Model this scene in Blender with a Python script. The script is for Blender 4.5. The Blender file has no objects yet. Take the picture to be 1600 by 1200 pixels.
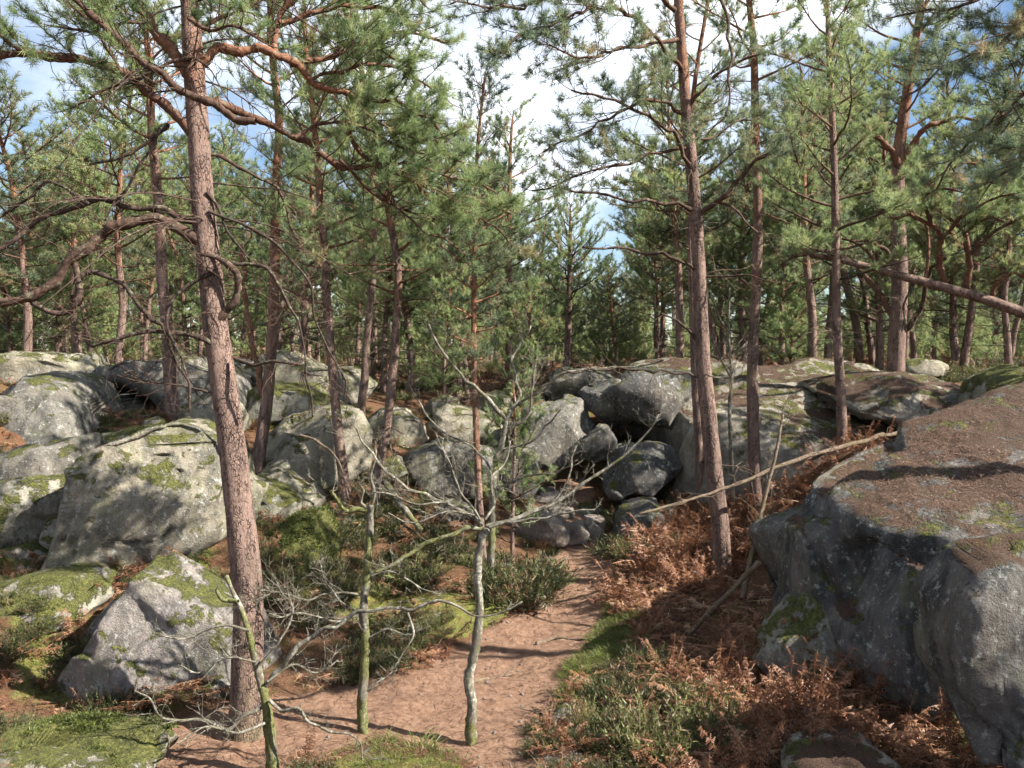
import bpy, bmesh, math, random
import numpy as np
from mathutils import Vector

# ------------------------------------------------------------------ camera, sky, sun, exposure
scene = bpy.context.scene
COL = scene.collection
CAM = np.array([0.0, 0.0, 4.0]); F = 1294.0; HOR = 545.0
PITCH = math.atan((600 - HOR) / F)
cam_d = bpy.data.cameras.new('camera'); cam = bpy.data.objects.new('camera', cam_d); COL.objects.link(cam)
cam.location = CAM; cam.rotation_euler = (math.pi / 2 - PITCH, 0, 0)
cam_d.sensor_width = 36; cam_d.lens = F / 1600 * 36; cam_d.clip_start = 0.05; cam_d.clip_end = 3000
scene.camera = cam

SUN_DIR = np.array([0.91, -0.27, 0.78]); SUN_DIR /= np.linalg.norm(SUN_DIR)
SUN_EL = math.asin(SUN_DIR[2]); SUN_AZ = math.atan2(SUN_DIR[0], SUN_DIR[1])
world = bpy.data.worlds.new('World'); scene.world = world; world.use_nodes = True
wn, wl = world.node_tree.nodes, world.node_tree.links
wn.clear()
w_out = wn.new('ShaderNodeOutputWorld'); w_bg = wn.new('ShaderNodeBackground'); w_sky = wn.new('ShaderNodeTexSky')
w_sky.sky_type = 'NISHITA'; w_sky.sun_disc = False; w_sky.sun_elevation = SUN_EL; w_sky.sun_rotation = SUN_AZ
w_sky.air_density = 1.0; w_sky.dust_density = 0.15; w_sky.ozone_density = 3.0
w_bg.inputs['Strength'].default_value = 0.05
w_tc = wn.new('ShaderNodeTexCoord'); w_map = wn.new('ShaderNodeMapping'); w_map.inputs['Scale'].default_value = (1.0, 1.0, 2.2)
w_map.inputs['Location'].default_value = (-0.69, 0.87, 2.38)
w_no = wn.new('ShaderNodeTexNoise'); w_no.inputs['Scale'].default_value = 1.7; w_no.inputs['Detail'].default_value = 7; w_no.inputs['Roughness'].default_value = 0.55
w_cr = wn.new('ShaderNodeValToRGB'); w_cr.color_ramp.elements[0].position = 0.43; w_cr.color_ramp.elements[1].position = 0.64
w_mx = wn.new('ShaderNodeMixRGB'); w_mx.inputs['Color2'].default_value = (11.0, 11.4, 11.9, 1)
wl.new(w_tc.outputs['Generated'], w_map.inputs['Vector']); wl.new(w_map.outputs['Vector'], w_no.inputs['Vector'])
wl.new(w_no.outputs['Fac'], w_cr.inputs['Fac']); wl.new(w_cr.outputs['Color'], w_mx.inputs['Fac'])
wl.new(w_sky.outputs['Color'], w_mx.inputs['Color1']); wl.new(w_mx.outputs['Color'], w_bg.inputs['Color'])
wl.new(w_bg.outputs['Background'], w_out.inputs['Surface'])
sun_d = bpy.data.lights.new('sun', 'SUN'); sun_d.energy = 5.0; sun_d.angle = math.radians(0.5); sun_d.color = (1.0, 0.94, 0.84)
sun = bpy.data.objects.new('sun', sun_d); COL.objects.link(sun)
sun.rotation_euler = Vector(-SUN_DIR).to_track_quat('-Z', 'Y').to_euler(); sun.location = (20, -10, 30)
scene.view_settings.view_transform = 'Standard'; scene.view_settings.look = 'None'
scene.view_settings.exposure = 1.75; scene.view_settings.gamma = 1.0; scene.view_settings.use_curve_mapping = False
scene.render.engine = 'CYCLES'
cy = scene.cycles
cy.max_bounces = 4; cy.diffuse_bounces = 2; cy.glossy_bounces = 1; cy.transmission_bounces = 3; cy.transparent_max_bounces = 4
cy.caustics_reflective = False; cy.caustics_refractive = False; cy.sample_clamp_indirect = 6
cy.use_denoising = True; cy.use_adaptive_sampling = True; cy.adaptive_threshold = 0.02; cy.adaptive_min_samples = 24

# ------------------------------------------------------------------ helpers
cp_, sp_ = math.cos(PITCH), math.sin(PITCH)
def P(px, py, Y):
    """world point seen at photo pixel (px, py) at world depth Y"""
    a = (px - 800) / F; b = -(py - 600) / F
    r = np.array([a, cp_ + b * sp_, -sp_ + b * cp_])
    return CAM + r * (Y / r[1])
def pix(p):
    """photo pixels of world points (n,3)"""
    q = np.atleast_2d(p) - CAM
    fwd = q[:, 1] * cp_ - q[:, 2] * sp_; up = q[:, 1] * sp_ + q[:, 2] * cp_
    fwd = np.where(fwd < 0.1, 0.1, fwd)
    return np.stack([800 + F * q[:, 0] / fwd, 600 - F * up / fwd], 1)

def _hash(i, j, k, seed):
    h = (i * 374761393 + j * 668265263 + k * 2147483647 + seed * 974634721) & 0xffffffff
    h = ((h ^ (h >> 13)) * 1274126177) & 0xffffffff
    h = ((h ^ (h >> 16)) * 2246822519) & 0xffffffff
    return ((h ^ (h >> 15)) & 0xffffff) / float(0xffffff) * 2 - 1
def vnoise(p, seed=0):
    p = np.asarray(p, float)
    f = np.floor(p); i = f.astype(np.int64); t = p - f; t = t * t * t * (t * (t * 6 - 15) + 10)
    r = 0
    for dx in (0, 1):
        wx = t[:, 0] if dx else 1 - t[:, 0]
        for dy in (0, 1):
            wy = t[:, 1] if dy else 1 - t[:, 1]
            for dz in (0, 1):
                wz = t[:, 2] if dz else 1 - t[:, 2]
                r = r + wx * wy * wz * _hash(i[:, 0] + dx, i[:, 1] + dy, i[:, 2] + dz, seed)
    return r
def fbm(p, octv=4, seed=0, gain=0.5):
    a, s, fr = 1.0, 0, 1.0; p = np.asarray(p, float); tot = 0
    for o in range(octv):
        s = s + a * vnoise(p * fr + o * 17.3, seed + o); tot += a; a *= gain; fr *= 2.03
    return s / tot
def norm(v):
    v = np.asarray(v, float); return v / (np.linalg.norm(v, axis=-1, keepdims=True) + 1e-9)

class MB:
    """collects quads and triangles with per-vertex float attributes"""
    def __init__(s): s.v = []; s.q = []; s.t = []; s.a = {}; s.n = 0
    def add(s, v, q=None, t=None, **at):
        v = np.asarray(v, float)
        if q is not None and len(q): s.q.append(np.asarray(q, np.int64) + s.n)
        if t is not None and len(t): s.t.append(np.asarray(t, np.int64) + s.n)
        s.v.append(v); m = len(v)
        for k in set(s.a) | set(at):
            if k not in s.a: s.a[k] = [np.zeros(s.n)] if s.n else []
            x = at.get(k, 0.0); s.a[k].append(np.full(m, float(x)) if np.isscalar(x) else np.asarray(x, float))
        s.n += m
    def mesh(s, name, mat, smooth=True, origin=None):
        me = bpy.data.meshes.new(name)
        v = np.concatenate(s.v) if s.v else np.zeros((0, 3))
        if origin is not None: v = v - np.asarray(origin)
        q = np.concatenate(s.q) if s.q else np.zeros((0, 4), np.int64)
        t = np.concatenate(s.t) if s.t else np.zeros((0, 3), np.int64)
        me.vertices.add(len(v)); me.vertices.foreach_set('co', v.astype(np.float32).ravel())
        li = np.concatenate([q.ravel(), t.ravel()]).astype(np.int32)
        me.loops.add(len(li)); me.loops.foreach_set('vertex_index', li)
        st = np.concatenate([np.arange(len(q)) * 4, len(q) * 4 + np.arange(len(t)) * 3]).astype(np.int32)
        me.polygons.add(len(st)); me.polygons.foreach_set('loop_start', st)
        me.polygons.foreach_set('use_smooth', np.full(len(st), smooth))
        me.update(calc_edges=True)
        for k, l in s.a.items():
            x = np.concatenate(l).astype(np.float32)
            me.attributes.new(k, 'FLOAT', 'POINT').data.foreach_set('value', x)
        if mat is not None: me.materials.append(mat)
        return me
    def obj(s, name, mat, parent=None, origin=None, smooth=True):
        o = bpy.data.objects.new(name, s.mesh(name, mat, smooth, origin)); COL.objects.link(o)
        if parent is not None: o.parent = parent
        elif origin is not None: o.location = origin
        return o

def tag(o, label=None, cat=None, group=None, kind=None):
    if label: o['label'] = label
    if cat: o['category'] = cat
    if group: o['group'] = group
    if kind: o['kind'] = kind
    return o
def empty(name, loc):
    o = bpy.data.objects.new(name, None); COL.objects.link(o); o.location = loc; o.empty_display_size = 0.2
    return o

def spline(pts, n):
    """smooth Catmull-Rom through pts, n samples, evenly by length"""
    p = np.asarray(pts, float)
    if len(p) == 2: return p[0] + (p[1] - p[0]) * np.linspace(0, 1, n)[:, None]
    e = np.concatenate([[2 * p[0] - p[1]], p, [2 * p[-1] - p[-2]]])
    out = []
    for i in range(len(p) - 1):
        t = np.linspace(0, 1, 12, endpoint=False)[:, None]
        a, b, c, d = e[i], e[i + 1], e[i + 2], e[i + 3]
        out.append(0.5 * (2 * b + (c - a) * t + (2 * a - 5 * b + 4 * c - d) * t ** 2 + (3 * b - a - 3 * c + d) * t ** 3))
    out.append(p[-1:]); out = np.concatenate(out)
    s = np.concatenate([[0], np.cumsum(np.linalg.norm(np.diff(out[:, :3], axis=0), axis=1))])
    u = np.linspace(0, s[-1], n)
    return np.stack([np.interp(u, s, out[:, k]) for k in range(out.shape[1])], 1)

def tube(mb, pts, rad, sides=6, cap=True, **at):
    pts = np.asarray(pts, float); n = len(pts)
    rad = np.full(n, rad) if np.isscalar(rad) else np.asarray(rad, float)
    tg = np.gradient(pts, axis=0); tg = norm(tg)
    ref = np.array([0, 0, 1.0]) if abs(tg[0][2]) < 0.8 else np.array([0, 1.0, 0])
    nn = np.empty((n, 3)); c = ref
    for i in range(n):
        c = c - tg[i] * np.dot(c, tg[i]); c = c / (np.linalg.norm(c) + 1e-9); nn[i] = c
    bb = np.cross(tg, nn)
    a = np.arange(sides) / sides * 2 * math.pi
    ring = (np.cos(a)[None, :, None] * nn[:, None] + np.sin(a)[None, :, None] * bb[:, None])
    v = (pts[:, None] + ring * rad[:, None, None]).reshape(-1, 3)
    i, j = np.meshgrid(np.arange(n - 1), np.arange(sides), indexing='ij')
    i = i.ravel(); j = j.ravel(); k = (j + 1) % sides
    q = np.stack([i * sides + j, i * sides + k, (i + 1) * sides + k, (i + 1) * sides + j], 1)
    t = None
    if cap:
        v = np.concatenate([v, pts[-1:] + tg[-1:] * rad[-1] * 0.6]); b = (n - 1) * sides; m = len(v) - 1
        jj = np.arange(sides); t = np.stack([b + jj, b + (jj + 1) % sides, np.full(sides, m)], 1)
    at2 = {}
    for kx, x in at.items():
        if np.isscalar(x): at2[kx] = x
        else:
            y = np.repeat(np.asarray(x, float), sides)
            at2[kx] = np.concatenate([y, y[-1:]]) if cap else y
    mb.add(v, q=q, t=t, **at2)
    return ring

# ------------------------------------------------------------------ materials
def mat_new(name):
    m = bpy.data.materials.new(name); m.use_nodes = True
    n, l = m.node_tree.nodes, m.node_tree.links; n.clear()
    return m, n, l
class NT:
    def __init__(s, name): s.m, s.n, s.l = mat_new(name)
    def node(s, t, **kw):
        x = s.n.new(t)
        for k, v in kw.items(): setattr(x, k, v)
        return x
    def set(s, sock, v):
        if hasattr(v, 'is_output'): s.l.new(v, sock)
        elif v is not None: sock.default_value = v
    def pos(s, scale=(1, 1, 1), obj=False):
        if obj: o = s.node('ShaderNodeTexCoord').outputs['Object']
        else: o = s.node('ShaderNodeNewGeometry').outputs['Position']
        mp = s.node('ShaderNodeMapping'); mp.inputs['Scale'].default_value = scale; s.l.new(o, mp.inputs['Vector'])
        return mp.outputs['Vector']
    def noise(s, vec, scale, detail=5, rough=0.55, dist=0.0):
        x = s.node('ShaderNodeTexNoise'); s.l.new(vec, x.inputs['Vector'])
        x.inputs['Scale'].default_value = scale; x.inputs['Detail'].default_value = detail
        x.inputs['Roughness'].default_value = rough; x.inputs['Distortion'].default_value = dist
        return x.outputs['Fac']
    def voro(s, vec, scale, feature='F1', out='Distance'):
        x = s.node('ShaderNodeTexVoronoi', feature=feature); s.l.new(vec, x.inputs['Vector']); x.inputs['Scale'].default_value = scale
        return x.outputs[out]
    def ramp(s, fac, *stops):
        x = s.node('ShaderNodeValToRGB'); e = x.color_ramp.elements
        while len(e) < len(stops): e.new(0.5)
        for k, (p, c) in enumerate(stops):
            e[k].position = p; e[k].color = (c, c, c, 1) if np.isscalar(c) else (*c, 1)
        s.set(x.inputs['Fac'], fac); return x.outputs['Color']
    def mix(s, fac, a, b, blend='MIX'):
        x = s.node('ShaderNodeMixRGB', blend_type=blend)
        s.set(x.inputs['Fac'], fac)
        for sock, v in ((x.inputs['Color1'], a), (x.inputs['Color2'], b)):
            s.set(sock, (*v, 1) if isinstance(v, tuple) and len(v) == 3 else v)
        return x.outputs['Color']
    def math(s, op, a, b=0.0, clamp=False):
        x = s.node('ShaderNodeMath', operation=op, use_clamp=clamp); s.set(x.inputs[0], a); s.set(x.inputs[1], b); return x.outputs[0]
    def attr(s, name): return s.node('ShaderNodeAttribute', attribute_name=name).outputs['Fac']
    def nz(s):
        x = s.node('ShaderNodeSeparateXYZ'); s.l.new(s.node('ShaderNodeNewGeometry').outputs['Normal'], x.inputs[0]); return x.outputs['Z']
    def finish(s, col, rough=0.85, height=None, bstr=0.5, bdist=0.02, transl=0.0, spec=0.3, tcol=None):
        b = s.node('ShaderNodeBsdfPrincipled'); s.set(b.inputs['Base Color'], col if not isinstance(col, tuple) else (*col, 1))
        s.set(b.inputs['Roughness'], rough); b.inputs['Specular IOR Level'].default_value = spec
        if height is not None:
            bp = s.node('ShaderNodeBump'); bp.inputs['Strength'].default_value = bstr; bp.inputs['Distance'].default_value = bdist
            s.l.new(height, bp.inputs['Height']); s.l.new(bp.outputs['Normal'], b.inputs['Normal'])
        o = s.node('ShaderNodeOutputMaterial'); sh = b.outputs['BSDF']
        if transl:
            tr = s.node('ShaderNodeBsdfTranslucent'); c2 = tcol if tcol is not None else col
            s.set(tr.inputs['Color'], c2 if not isinstance(c2, tuple) else (*c2, 1))
            mx = s.node('ShaderNodeMixShader'); mx.inputs['Fac'].default_value = transl
            s.l.new(sh, mx.inputs[1]); s.l.new(tr.outputs['BSDF'], mx.inputs[2]); sh = mx.outputs['Shader']
        s.l.new(sh, o.inputs['Surface']); return s.m

def bark_material():
    t = NT('pine_bark'); ht = t.attr('ht'); mo = t.attr('mo')
    warp = t.node('ShaderNodeTexNoise'); t.l.new(t.pos((1, 1, .5)), warp.inputs['Vector']); warp.inputs['Scale'].default_value = 11; warp.inputs['Detail'].default_value = 3
    vv = t.node('ShaderNodeVectorMath', operation='MULTIPLY_ADD'); t.l.new(warp.outputs['Color'], vv.inputs[0]); vv.inputs[1].default_value = (.075, .075, .05); t.l.new(t.pos((1, 1, .42)), vv.inputs[2])
    vv = vv.outputs[0]
    edge = t.voro(vv, 40, 'DISTANCE_TO_EDGE'); cell = t.voro(vv, 40, 'F1', 'Color')
    brk = t.noise(t.pos((1, 1, .3)), 13, 4, .7)
    fis = t.math('ADD', t.ramp(edge, (0.0, 0.1), (0.22, 1.0)), t.ramp(brk, (.40, 0.0), (.56, .8)), clamp=True)
    fine = t.noise(t.pos((1, 1, 0.4)), 75, 4, .7)
    plate = t.mix(t.ramp(cell, (0.1, 0.0), (0.9, 1.0)), (0.14, 0.086, 0.068), (0.25, 0.165, 0.135))
    plate = t.mix(t.ramp(fine, (0.35, 0.0), (0.75, 0.7)), plate, (0.33, 0.245, 0.205))
    low = t.mix(fis, (0.08, 0.052, 0.043), plate)
    low = t.mix(t.ramp(t.noise(t.pos((1, 1, .25)), 6, 4, .7), (.45, 0.0), (.65, .55)), low, (0.10, 0.072, 0.06))
    flake = t.noise(t.pos((1, 1, .4)), 24, 5, 0.7)
    hi = t.ramp(flake, (0.32, (0.10, 0.052, 0.036)), (0.5, (0.25, 0.12, 0.07)), (0.72, (0.40, 0.23, 0.145)))
    big = t.noise(t.pos((1, 1, .5)), 2.2, 4, .65)
    hm = t.math('ADD', ht, t.math('MULTIPLY', t.math('SUBTRACT', big, 0.5), 1.3), clamp=True)
    hm = t.ramp(hm, (0.35, 0.0), (0.75, 1.0))
    col = t.mix(hm, low, hi)
    mfac = t.math('MULTIPLY', mo, t.ramp(t.noise(t.pos((1, 1, .4)), 9, 5, 0.7), (0.38, 0.0), (0.55, 1.0)))
    col = t.mix(mfac, col, t.mix(fine, (0.05, 0.065, 0.015), (0.12, 0.13, 0.035)))
    h = t.math('ADD', t.math('MULTIPLY', fis, 0.8), t.math('MULTIPLY', fine, 0.6))
    return t.finish(col, 0.9, h, 1.0, 0.035, spec=0.15)
def twig_material():
    t = NT('pine_branch_bark'); v = t.pos(); ht = t.attr('ht')
    n = t.noise(v, 30, 4, 0.65)
    dark = t.ramp(n, (0.3, (0.02, 0.014, 0.012)), (0.7, (0.07, 0.05, 0.04)))  # dark brown bark, deepened to put backlit shade into its colour
    org = t.ramp(n, (0.3, (0.15, 0.06, 0.035)), (0.5, (0.24, 0.105, 0.06)), (0.72, (0.36, 0.19, 0.115)))
    col = t.mix(ht, dark, org)
    lich = t.ramp(t.noise(v, 14, 4, 0.7), (0.56, 0.0), (0.66, 0.55))
    col = t.mix(lich, col, (0.22, 0.22, 0.15))
    return t.finish(col, 0.9, n, 0.7, 0.008, spec=0.15)
def sapling_material():
    t = NT('lichened_bark'); v = t.pos(); n = t.noise(v, 34, 5, 0.65); mo = t.attr('mo')
    col = t.ramp(n, (0.3, (0.075, 0.066, 0.05)), (0.5, (0.21, 0.195, 0.155)), (0.7, (0.38, 0.37, 0.32)))
    blot = t.ramp(t.noise(t.pos((1, 1, .45)), 12, 4, 0.6), (0.42, 0.0), (0.5, 1.0))
    col = t.mix(t.math('MULTIPLY', blot, 0.7), col, (0.075, 0.064, 0.045))
    ms = t.math('ADD', mo, t.math('MULTIPLY', t.math('SUBTRACT', t.noise(t.pos((1, 1, .5)), 7, 4, 0.65), 0.5), 1.6), clamp=True)
    ms = t.math('MULTIPLY', t.ramp(ms, (0.45, 0.0), (0.6, 1.0)), .85)
    col = t.mix(ms, col, t.ramp(t.noise(v, 70, 3), (0.3, (0.035, 0.042, 0.012)), (0.5, (0.09, 0.095, 0.028)), (0.72, (0.19, 0.19, 0.07))))
    return t.finish(col, 0.9, n, 0.7, 0.008, spec=0.15)
def dead_wood_material():
    t = NT('dead_wood'); v = t.pos((1, 1, 1)); n = t.noise(v, 26, 5, 0.65); m = t.noise(v, 3, 3)
    col = t.ramp(n, (0.3, (0.055, 0.04, 0.028)), (0.55, (0.15, 0.11, 0.08)), (0.75, (0.26, 0.21, 0.16)))
    col = t.mix(t.ramp(m, (0.5, 0.0), (0.7, 0.6)), col, (0.10, 0.085, 0.04))
    return t.finish(col, 0.9, n, 0.6, 0.006, spec=0.15)
def needle_material(name, cols, transl=0.35):
    t = NT(name); v = t.attr('tone')
    k = len(cols); col = t.ramp(v, *[(i / (k - 1), c) for i, c in enumerate(cols)])
    return t.finish(col, 0.5, transl=transl, spec=0.35)
def rock_material(name, base=(0.36, 0.335, 0.28), dark=0.5, lichen=0.5, moss=0.5, litter=0.0, stain=0.4, warm=0.3):
    t = NT(name); v = t.pos(); nz = t.nz()
    big = t.noise(v, 0.9, 4, 0.6); mid = t.noise(v, 4.5, 6, 0.62, 0.3); fine = t.noise(v, 38, 5, 0.7); grit = t.noise(v, 160, 2, 0.6)
    b = np.array(base)
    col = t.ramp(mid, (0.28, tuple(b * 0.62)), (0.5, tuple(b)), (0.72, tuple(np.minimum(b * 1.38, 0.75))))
    col = t.mix(t.ramp(big, (0.42, 0.0), (0.64, warm)), col, (0.21, 0.15, 0.105))
    # dark algae in streaks and blotches
    sv = t.noise(t.pos((1, 1, 0.35)), 2.4, 6, 0.68, 0.4)
    col = t.mix(t.math('MULTIPLY', t.ramp(sv, (0.46, 0.0), (0.60, 1.0)), dark), col, (0.042, 0.043, 0.042))
    col = t.mix(t.math('MULTIPLY', t.ramp(fine, (0.5, 0.0), (0.66, 1.0)), 0.45), col, (0.13, 0.125, 0.105))
    # pale lichen spots
    lw = t.noise(v, 7, 4, 0.7, 0.8)
    l1 = t.ramp(t.noise(v, 13, 6, 0.75), (0.53, 0.0), (0.60, 1.0))
    l2 = t.ramp(lw, (0.45, 0.0), (0.6, 1.0))
    col = t.mix(t.math('MULTIPLY', t.math('MULTIPLY', l1, l2), lichen), col, (0.40, 0.41, 0.38))
    l3 = t.ramp(t.voro(v, 9), (0.10, 1.0), (0.17, 0.0))
    col = t.mix(t.math('MULTIPLY', t.math('MULTIPLY', l3, t.ramp(lw, (0.52, 0.0), (0.6, 1.0))), lichen * .6), col, (0.36, 0.38, 0.34))
    pit = t.math('MULTIPLY', t.ramp(t.voro(t.pos((1, 1, 2.0)), 16), (.05, 1.0), (.16, 0.0)), t.ramp(t.noise(v, 2.6, 3, .6), (.54, 0.0), (.62, 1.0)))
    ck = t.math('MULTIPLY', pit, .4)
    col = t.mix(ck, col, (0.03, 0.027, 0.023))
    strk = t.noise(t.pos((3.0, 3.0, .22)), 3.0, 4, .65); col = t.mix(t.math('MULTIPLY', t.ramp(strk, (.52, 0.0), (.66, 1.0)), .4 * dark), col, (0.05, 0.05, 0.05))
    if stain:
        col = t.mix(t.math('MULTIPLY', t.ramp(t.noise(v, 1.7, 5, 0.65), (0.52, 0.0), (0.64, 1.0)), stain), col, (0.19, 0.195, 0.10))
    # moss cushions
    mz = t.math('ADD', t.math('MULTIPLY', nz, 0.20), t.noise(v, 3.1, 7, 0.7, 0.3))
    mf = t.ramp(mz, (0.76 - 0.22 * moss, 0.0), (0.80 - 0.22 * moss, 1.0))
    mf = t.math('MULTIPLY', mf, 1.0 if moss > 0 else 0.0)
    mcol = t.ramp(t.math('ADD', t.math('MULTIPLY', t.noise(v, 30, 4, 0.7), .6), t.math('MULTIPLY', t.noise(v, 5, 5, .75), .4)), (0.36, (0.035, 0.038, 0.014)), (0.5, (0.095, 0.10, 0.03)), (0.64, (0.2, 0.195, 0.06)))
    col = t.mix(mf, col, mcol)
    h = t.math('ADD', t.math('ADD', t.math('MULTIPLY', mid, 1.2), t.math('MULTIPLY', fine, 0.45)), t.math('MULTIPLY', grit, 0.16))
    h = t.math('SUBTRACT', h, t.math('MULTIPLY', ck, .9))
    h = t.math('ADD', h, t.math('MULTIPLY', t.math('MULTIPLY', mf, t.noise(v, 45, 3, 0.7)), 0.9))
    if litter > 0:
        lz = t.math('ADD', t.math('MULTIPLY', nz, 0.45), t.math('ADD', t.math('MULTIPLY', t.noise(v, 2.3, 7, 0.75, 0.4), .7), t.math('MULTIPLY', t.noise(v, .8, 3, .6), .45)))
        lf = t.ramp(lz, (1.12 - 0.2 * litter, 0.0), (1.17 - 0.2 * litter, 1.0))
        lcol = t.ramp(t.noise(t.pos((1, 1, 1)), 70, 5, 0.8), (0.3, (0.045, 0.028, 0.02)), (0.52, (0.125, 0.078, 0.054)), (0.72, (0.25, 0.17, 0.12)))
        col = t.mix(lf, col, lcol); h = t.math('ADD', h, t.math('MULTIPLY', t.math('MULTIPLY', lf, t.noise(v, 80, 3, 0.8)), 1.2))
    return t.finish(col, 0.9, h, 0.95, 0.075, spec=0.2)
def ground_material():
    t = NT('forest_floor'); v = t.pos(); path = t.attr('path'); moss = t.attr('moss')
    n1 = t.noise(v, 1.3, 5, 0.6); n2 = t.noise(v, 9, 6, 0.7); n3 = t.noise(v, 60, 5, 0.8); n4 = t.noise(v, 170, 3, 0.8)
    lit = t.ramp(n3, (0.30, (0.04, 0.021, 0.013)), (0.52, (0.135, 0.069, 0.038)), (0.72, (0.27, 0.165, 0.10)))
    lit = t.mix(t.ramp(n2, (0.4, 0.0), (0.65, 0.6)), lit, (0.06, 0.042, 0.025))
    pc = t.ramp(n2, (0.28, (0.135, 0.076, 0.05)), (0.5, (0.245, 0.15, 0.10)), (0.72, (0.34, 0.225, 0.16)))
    pc = t.mix(t.ramp(n3, (0.42, 0.0), (0.72, 0.7)), pc, (0.12, 0.063, 0.042))
    pc = t.mix(t.ramp(n4, (0.62, 0.0), (0.7, 0.6)), pc, (0.45, 0.36, 0.29))
    pf = t.ramp(t.math('ADD', path, t.math('MULTIPLY', t.math('SUBTRACT', n2, 0.5), 0.5)), (0.42, 0.0), (0.62, 1.0))
    mcol = t.ramp(n3, (0.32, (0.04, 0.042, 0.016)), (0.52, (0.135, 0.15, 0.038)), (0.75, (0.30, 0.31, 0.08)))
    mcol = t.mix(t.ramp(n2, (.42, 0.0), (.66, .8)), mcol, lit)
    mf = t.ramp(t.math('ADD', moss, t.math('MULTIPLY', t.math('SUBTRACT', t.noise(v, 4, 6, 0.7), 0.5), 1.1)), (0.45, 0.0), (0.6, 1.0))
    col = t.mix(mf, t.mix(pf, lit, pc), mcol)
    h = t.math('ADD', t.math('MULTIPLY', n3, 0.8), t.math('ADD', t.math('MULTIPLY', n4, 0.35), t.math('MULTIPLY', n2, 0.8)))
    return t.finish(col, 0.95, h, 0.8, 0.035, spec=0.1)

M = {}
M['bark'] = bark_material(); M['twig'] = twig_material(); M['sapling'] = sapling_material(); M['dead'] = dead_wood_material()
M['needle'] = needle_material('pine_needles', [(0.09, 0.14, 0.07), (0.165, 0.23, 0.10), (0.265, 0.33, 0.14), (0.37, 0.41, 0.19), (0.36, 0.27, 0.15)], .5)
M['needle_dark'] = needle_material('pine_needles_bluish', [(0.07, 0.11, 0.075), (0.12, 0.165, 0.10), (0.185, 0.23, 0.13), (0.26, 0.29, 0.16), (0.28, 0.21, 0.12)], .5)
M['heather'] = needle_material('heather_sprigs', [(0.03, 0.04, 0.016), (0.06, 0.078, 0.026), (0.115, 0.135, 0.042), (0.22, 0.225, 0.08), (0.22, 0.16, 0.10)], 0.25)
M['heather_dark'] = needle_material('heather_sprigs_dark', [(0.022, 0.03, 0.014), (0.038, 0.05, 0.02), (0.065, 0.08, 0.03), (0.12, 0.13, 0.05), (0.15, 0.105, 0.065)], 0.25)
M['grass'] = needle_material('grass_blades', [(0.045, 0.06, 0.015), (0.10, 0.12, 0.03), (0.17, 0.19, 0.05), (0.30, 0.27, 0.10)], 0.3)
M['bracken'] = needle_material('dead_bracken', [(0.09, 0.04, 0.022), (0.17, 0.075, 0.04), (0.27, 0.13, 0.07), (0.38, 0.21, 0.12), (0.45, 0.32, 0.2)], 0.3)
M['litter'] = needle_material('fallen_needles', [(0.045, 0.025, 0.018), (0.10, 0.055, 0.037), (0.17, 0.10, 0.07), (0.28, 0.19, 0.13)], 0.1)
M['ground'] = ground_material()
M['rock_pale'] = rock_material('pale_sandstone', (0.255, 0.228, 0.172), 0.45, 0.85, 0.35, 0.0, 0.45, 0.15)
M['rock_grey'] = rock_material('grey_sandstone', (0.165, 0.152, 0.132), 0.7, 0.9, 0.28, 0.2, 0.25, 0.25)
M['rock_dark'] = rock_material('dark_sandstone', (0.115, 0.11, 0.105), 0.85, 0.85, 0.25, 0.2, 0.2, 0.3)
M['rock_boulder'] = rock_material('shaded_boulder_stone', (0.125, 0.122, 0.118), 1.0, 0.75, 0.36, 1.02, 0.3, 0.35)  # dark stone and algae, deepened so the colour carries the front's shade
M['rock_slab'] = rock_material('littered_slab_stone', (0.27, 0.245, 0.2), 0.45, 0.7, 0.4, 0.62, 0.3, 0.3)
M['rock_moss'] = rock_material('mossy_stone', (0.28, 0.265, 0.215), 0.5, 0.7, .8, 0.1, 0.4, 0.25)
M['rock_mound'] = rock_material('moss_cushion_stone', (0.28, 0.25, 0.2), 0.3, 0.4, 1.25, 0.0, 0.4, 0.25)
M['rock_block'] = rock_material('blocky_sandstone', (0.245, 0.22, 0.168), 0.6, 0.95, .48, 0.0, 0.5, 0.2)
M['rock_wedge'] = rock_material('wedge_sandstone', (0.25, 0.225, 0.21), 0.6, 0.85, .58, 0.0, 0.3, 0.35)
M['rock_path'] = rock_material('path_stone', (0.24, 0.2, 0.18), 0.35, 0.45, 0.0, 0.25, 0.1, 0.55)

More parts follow.
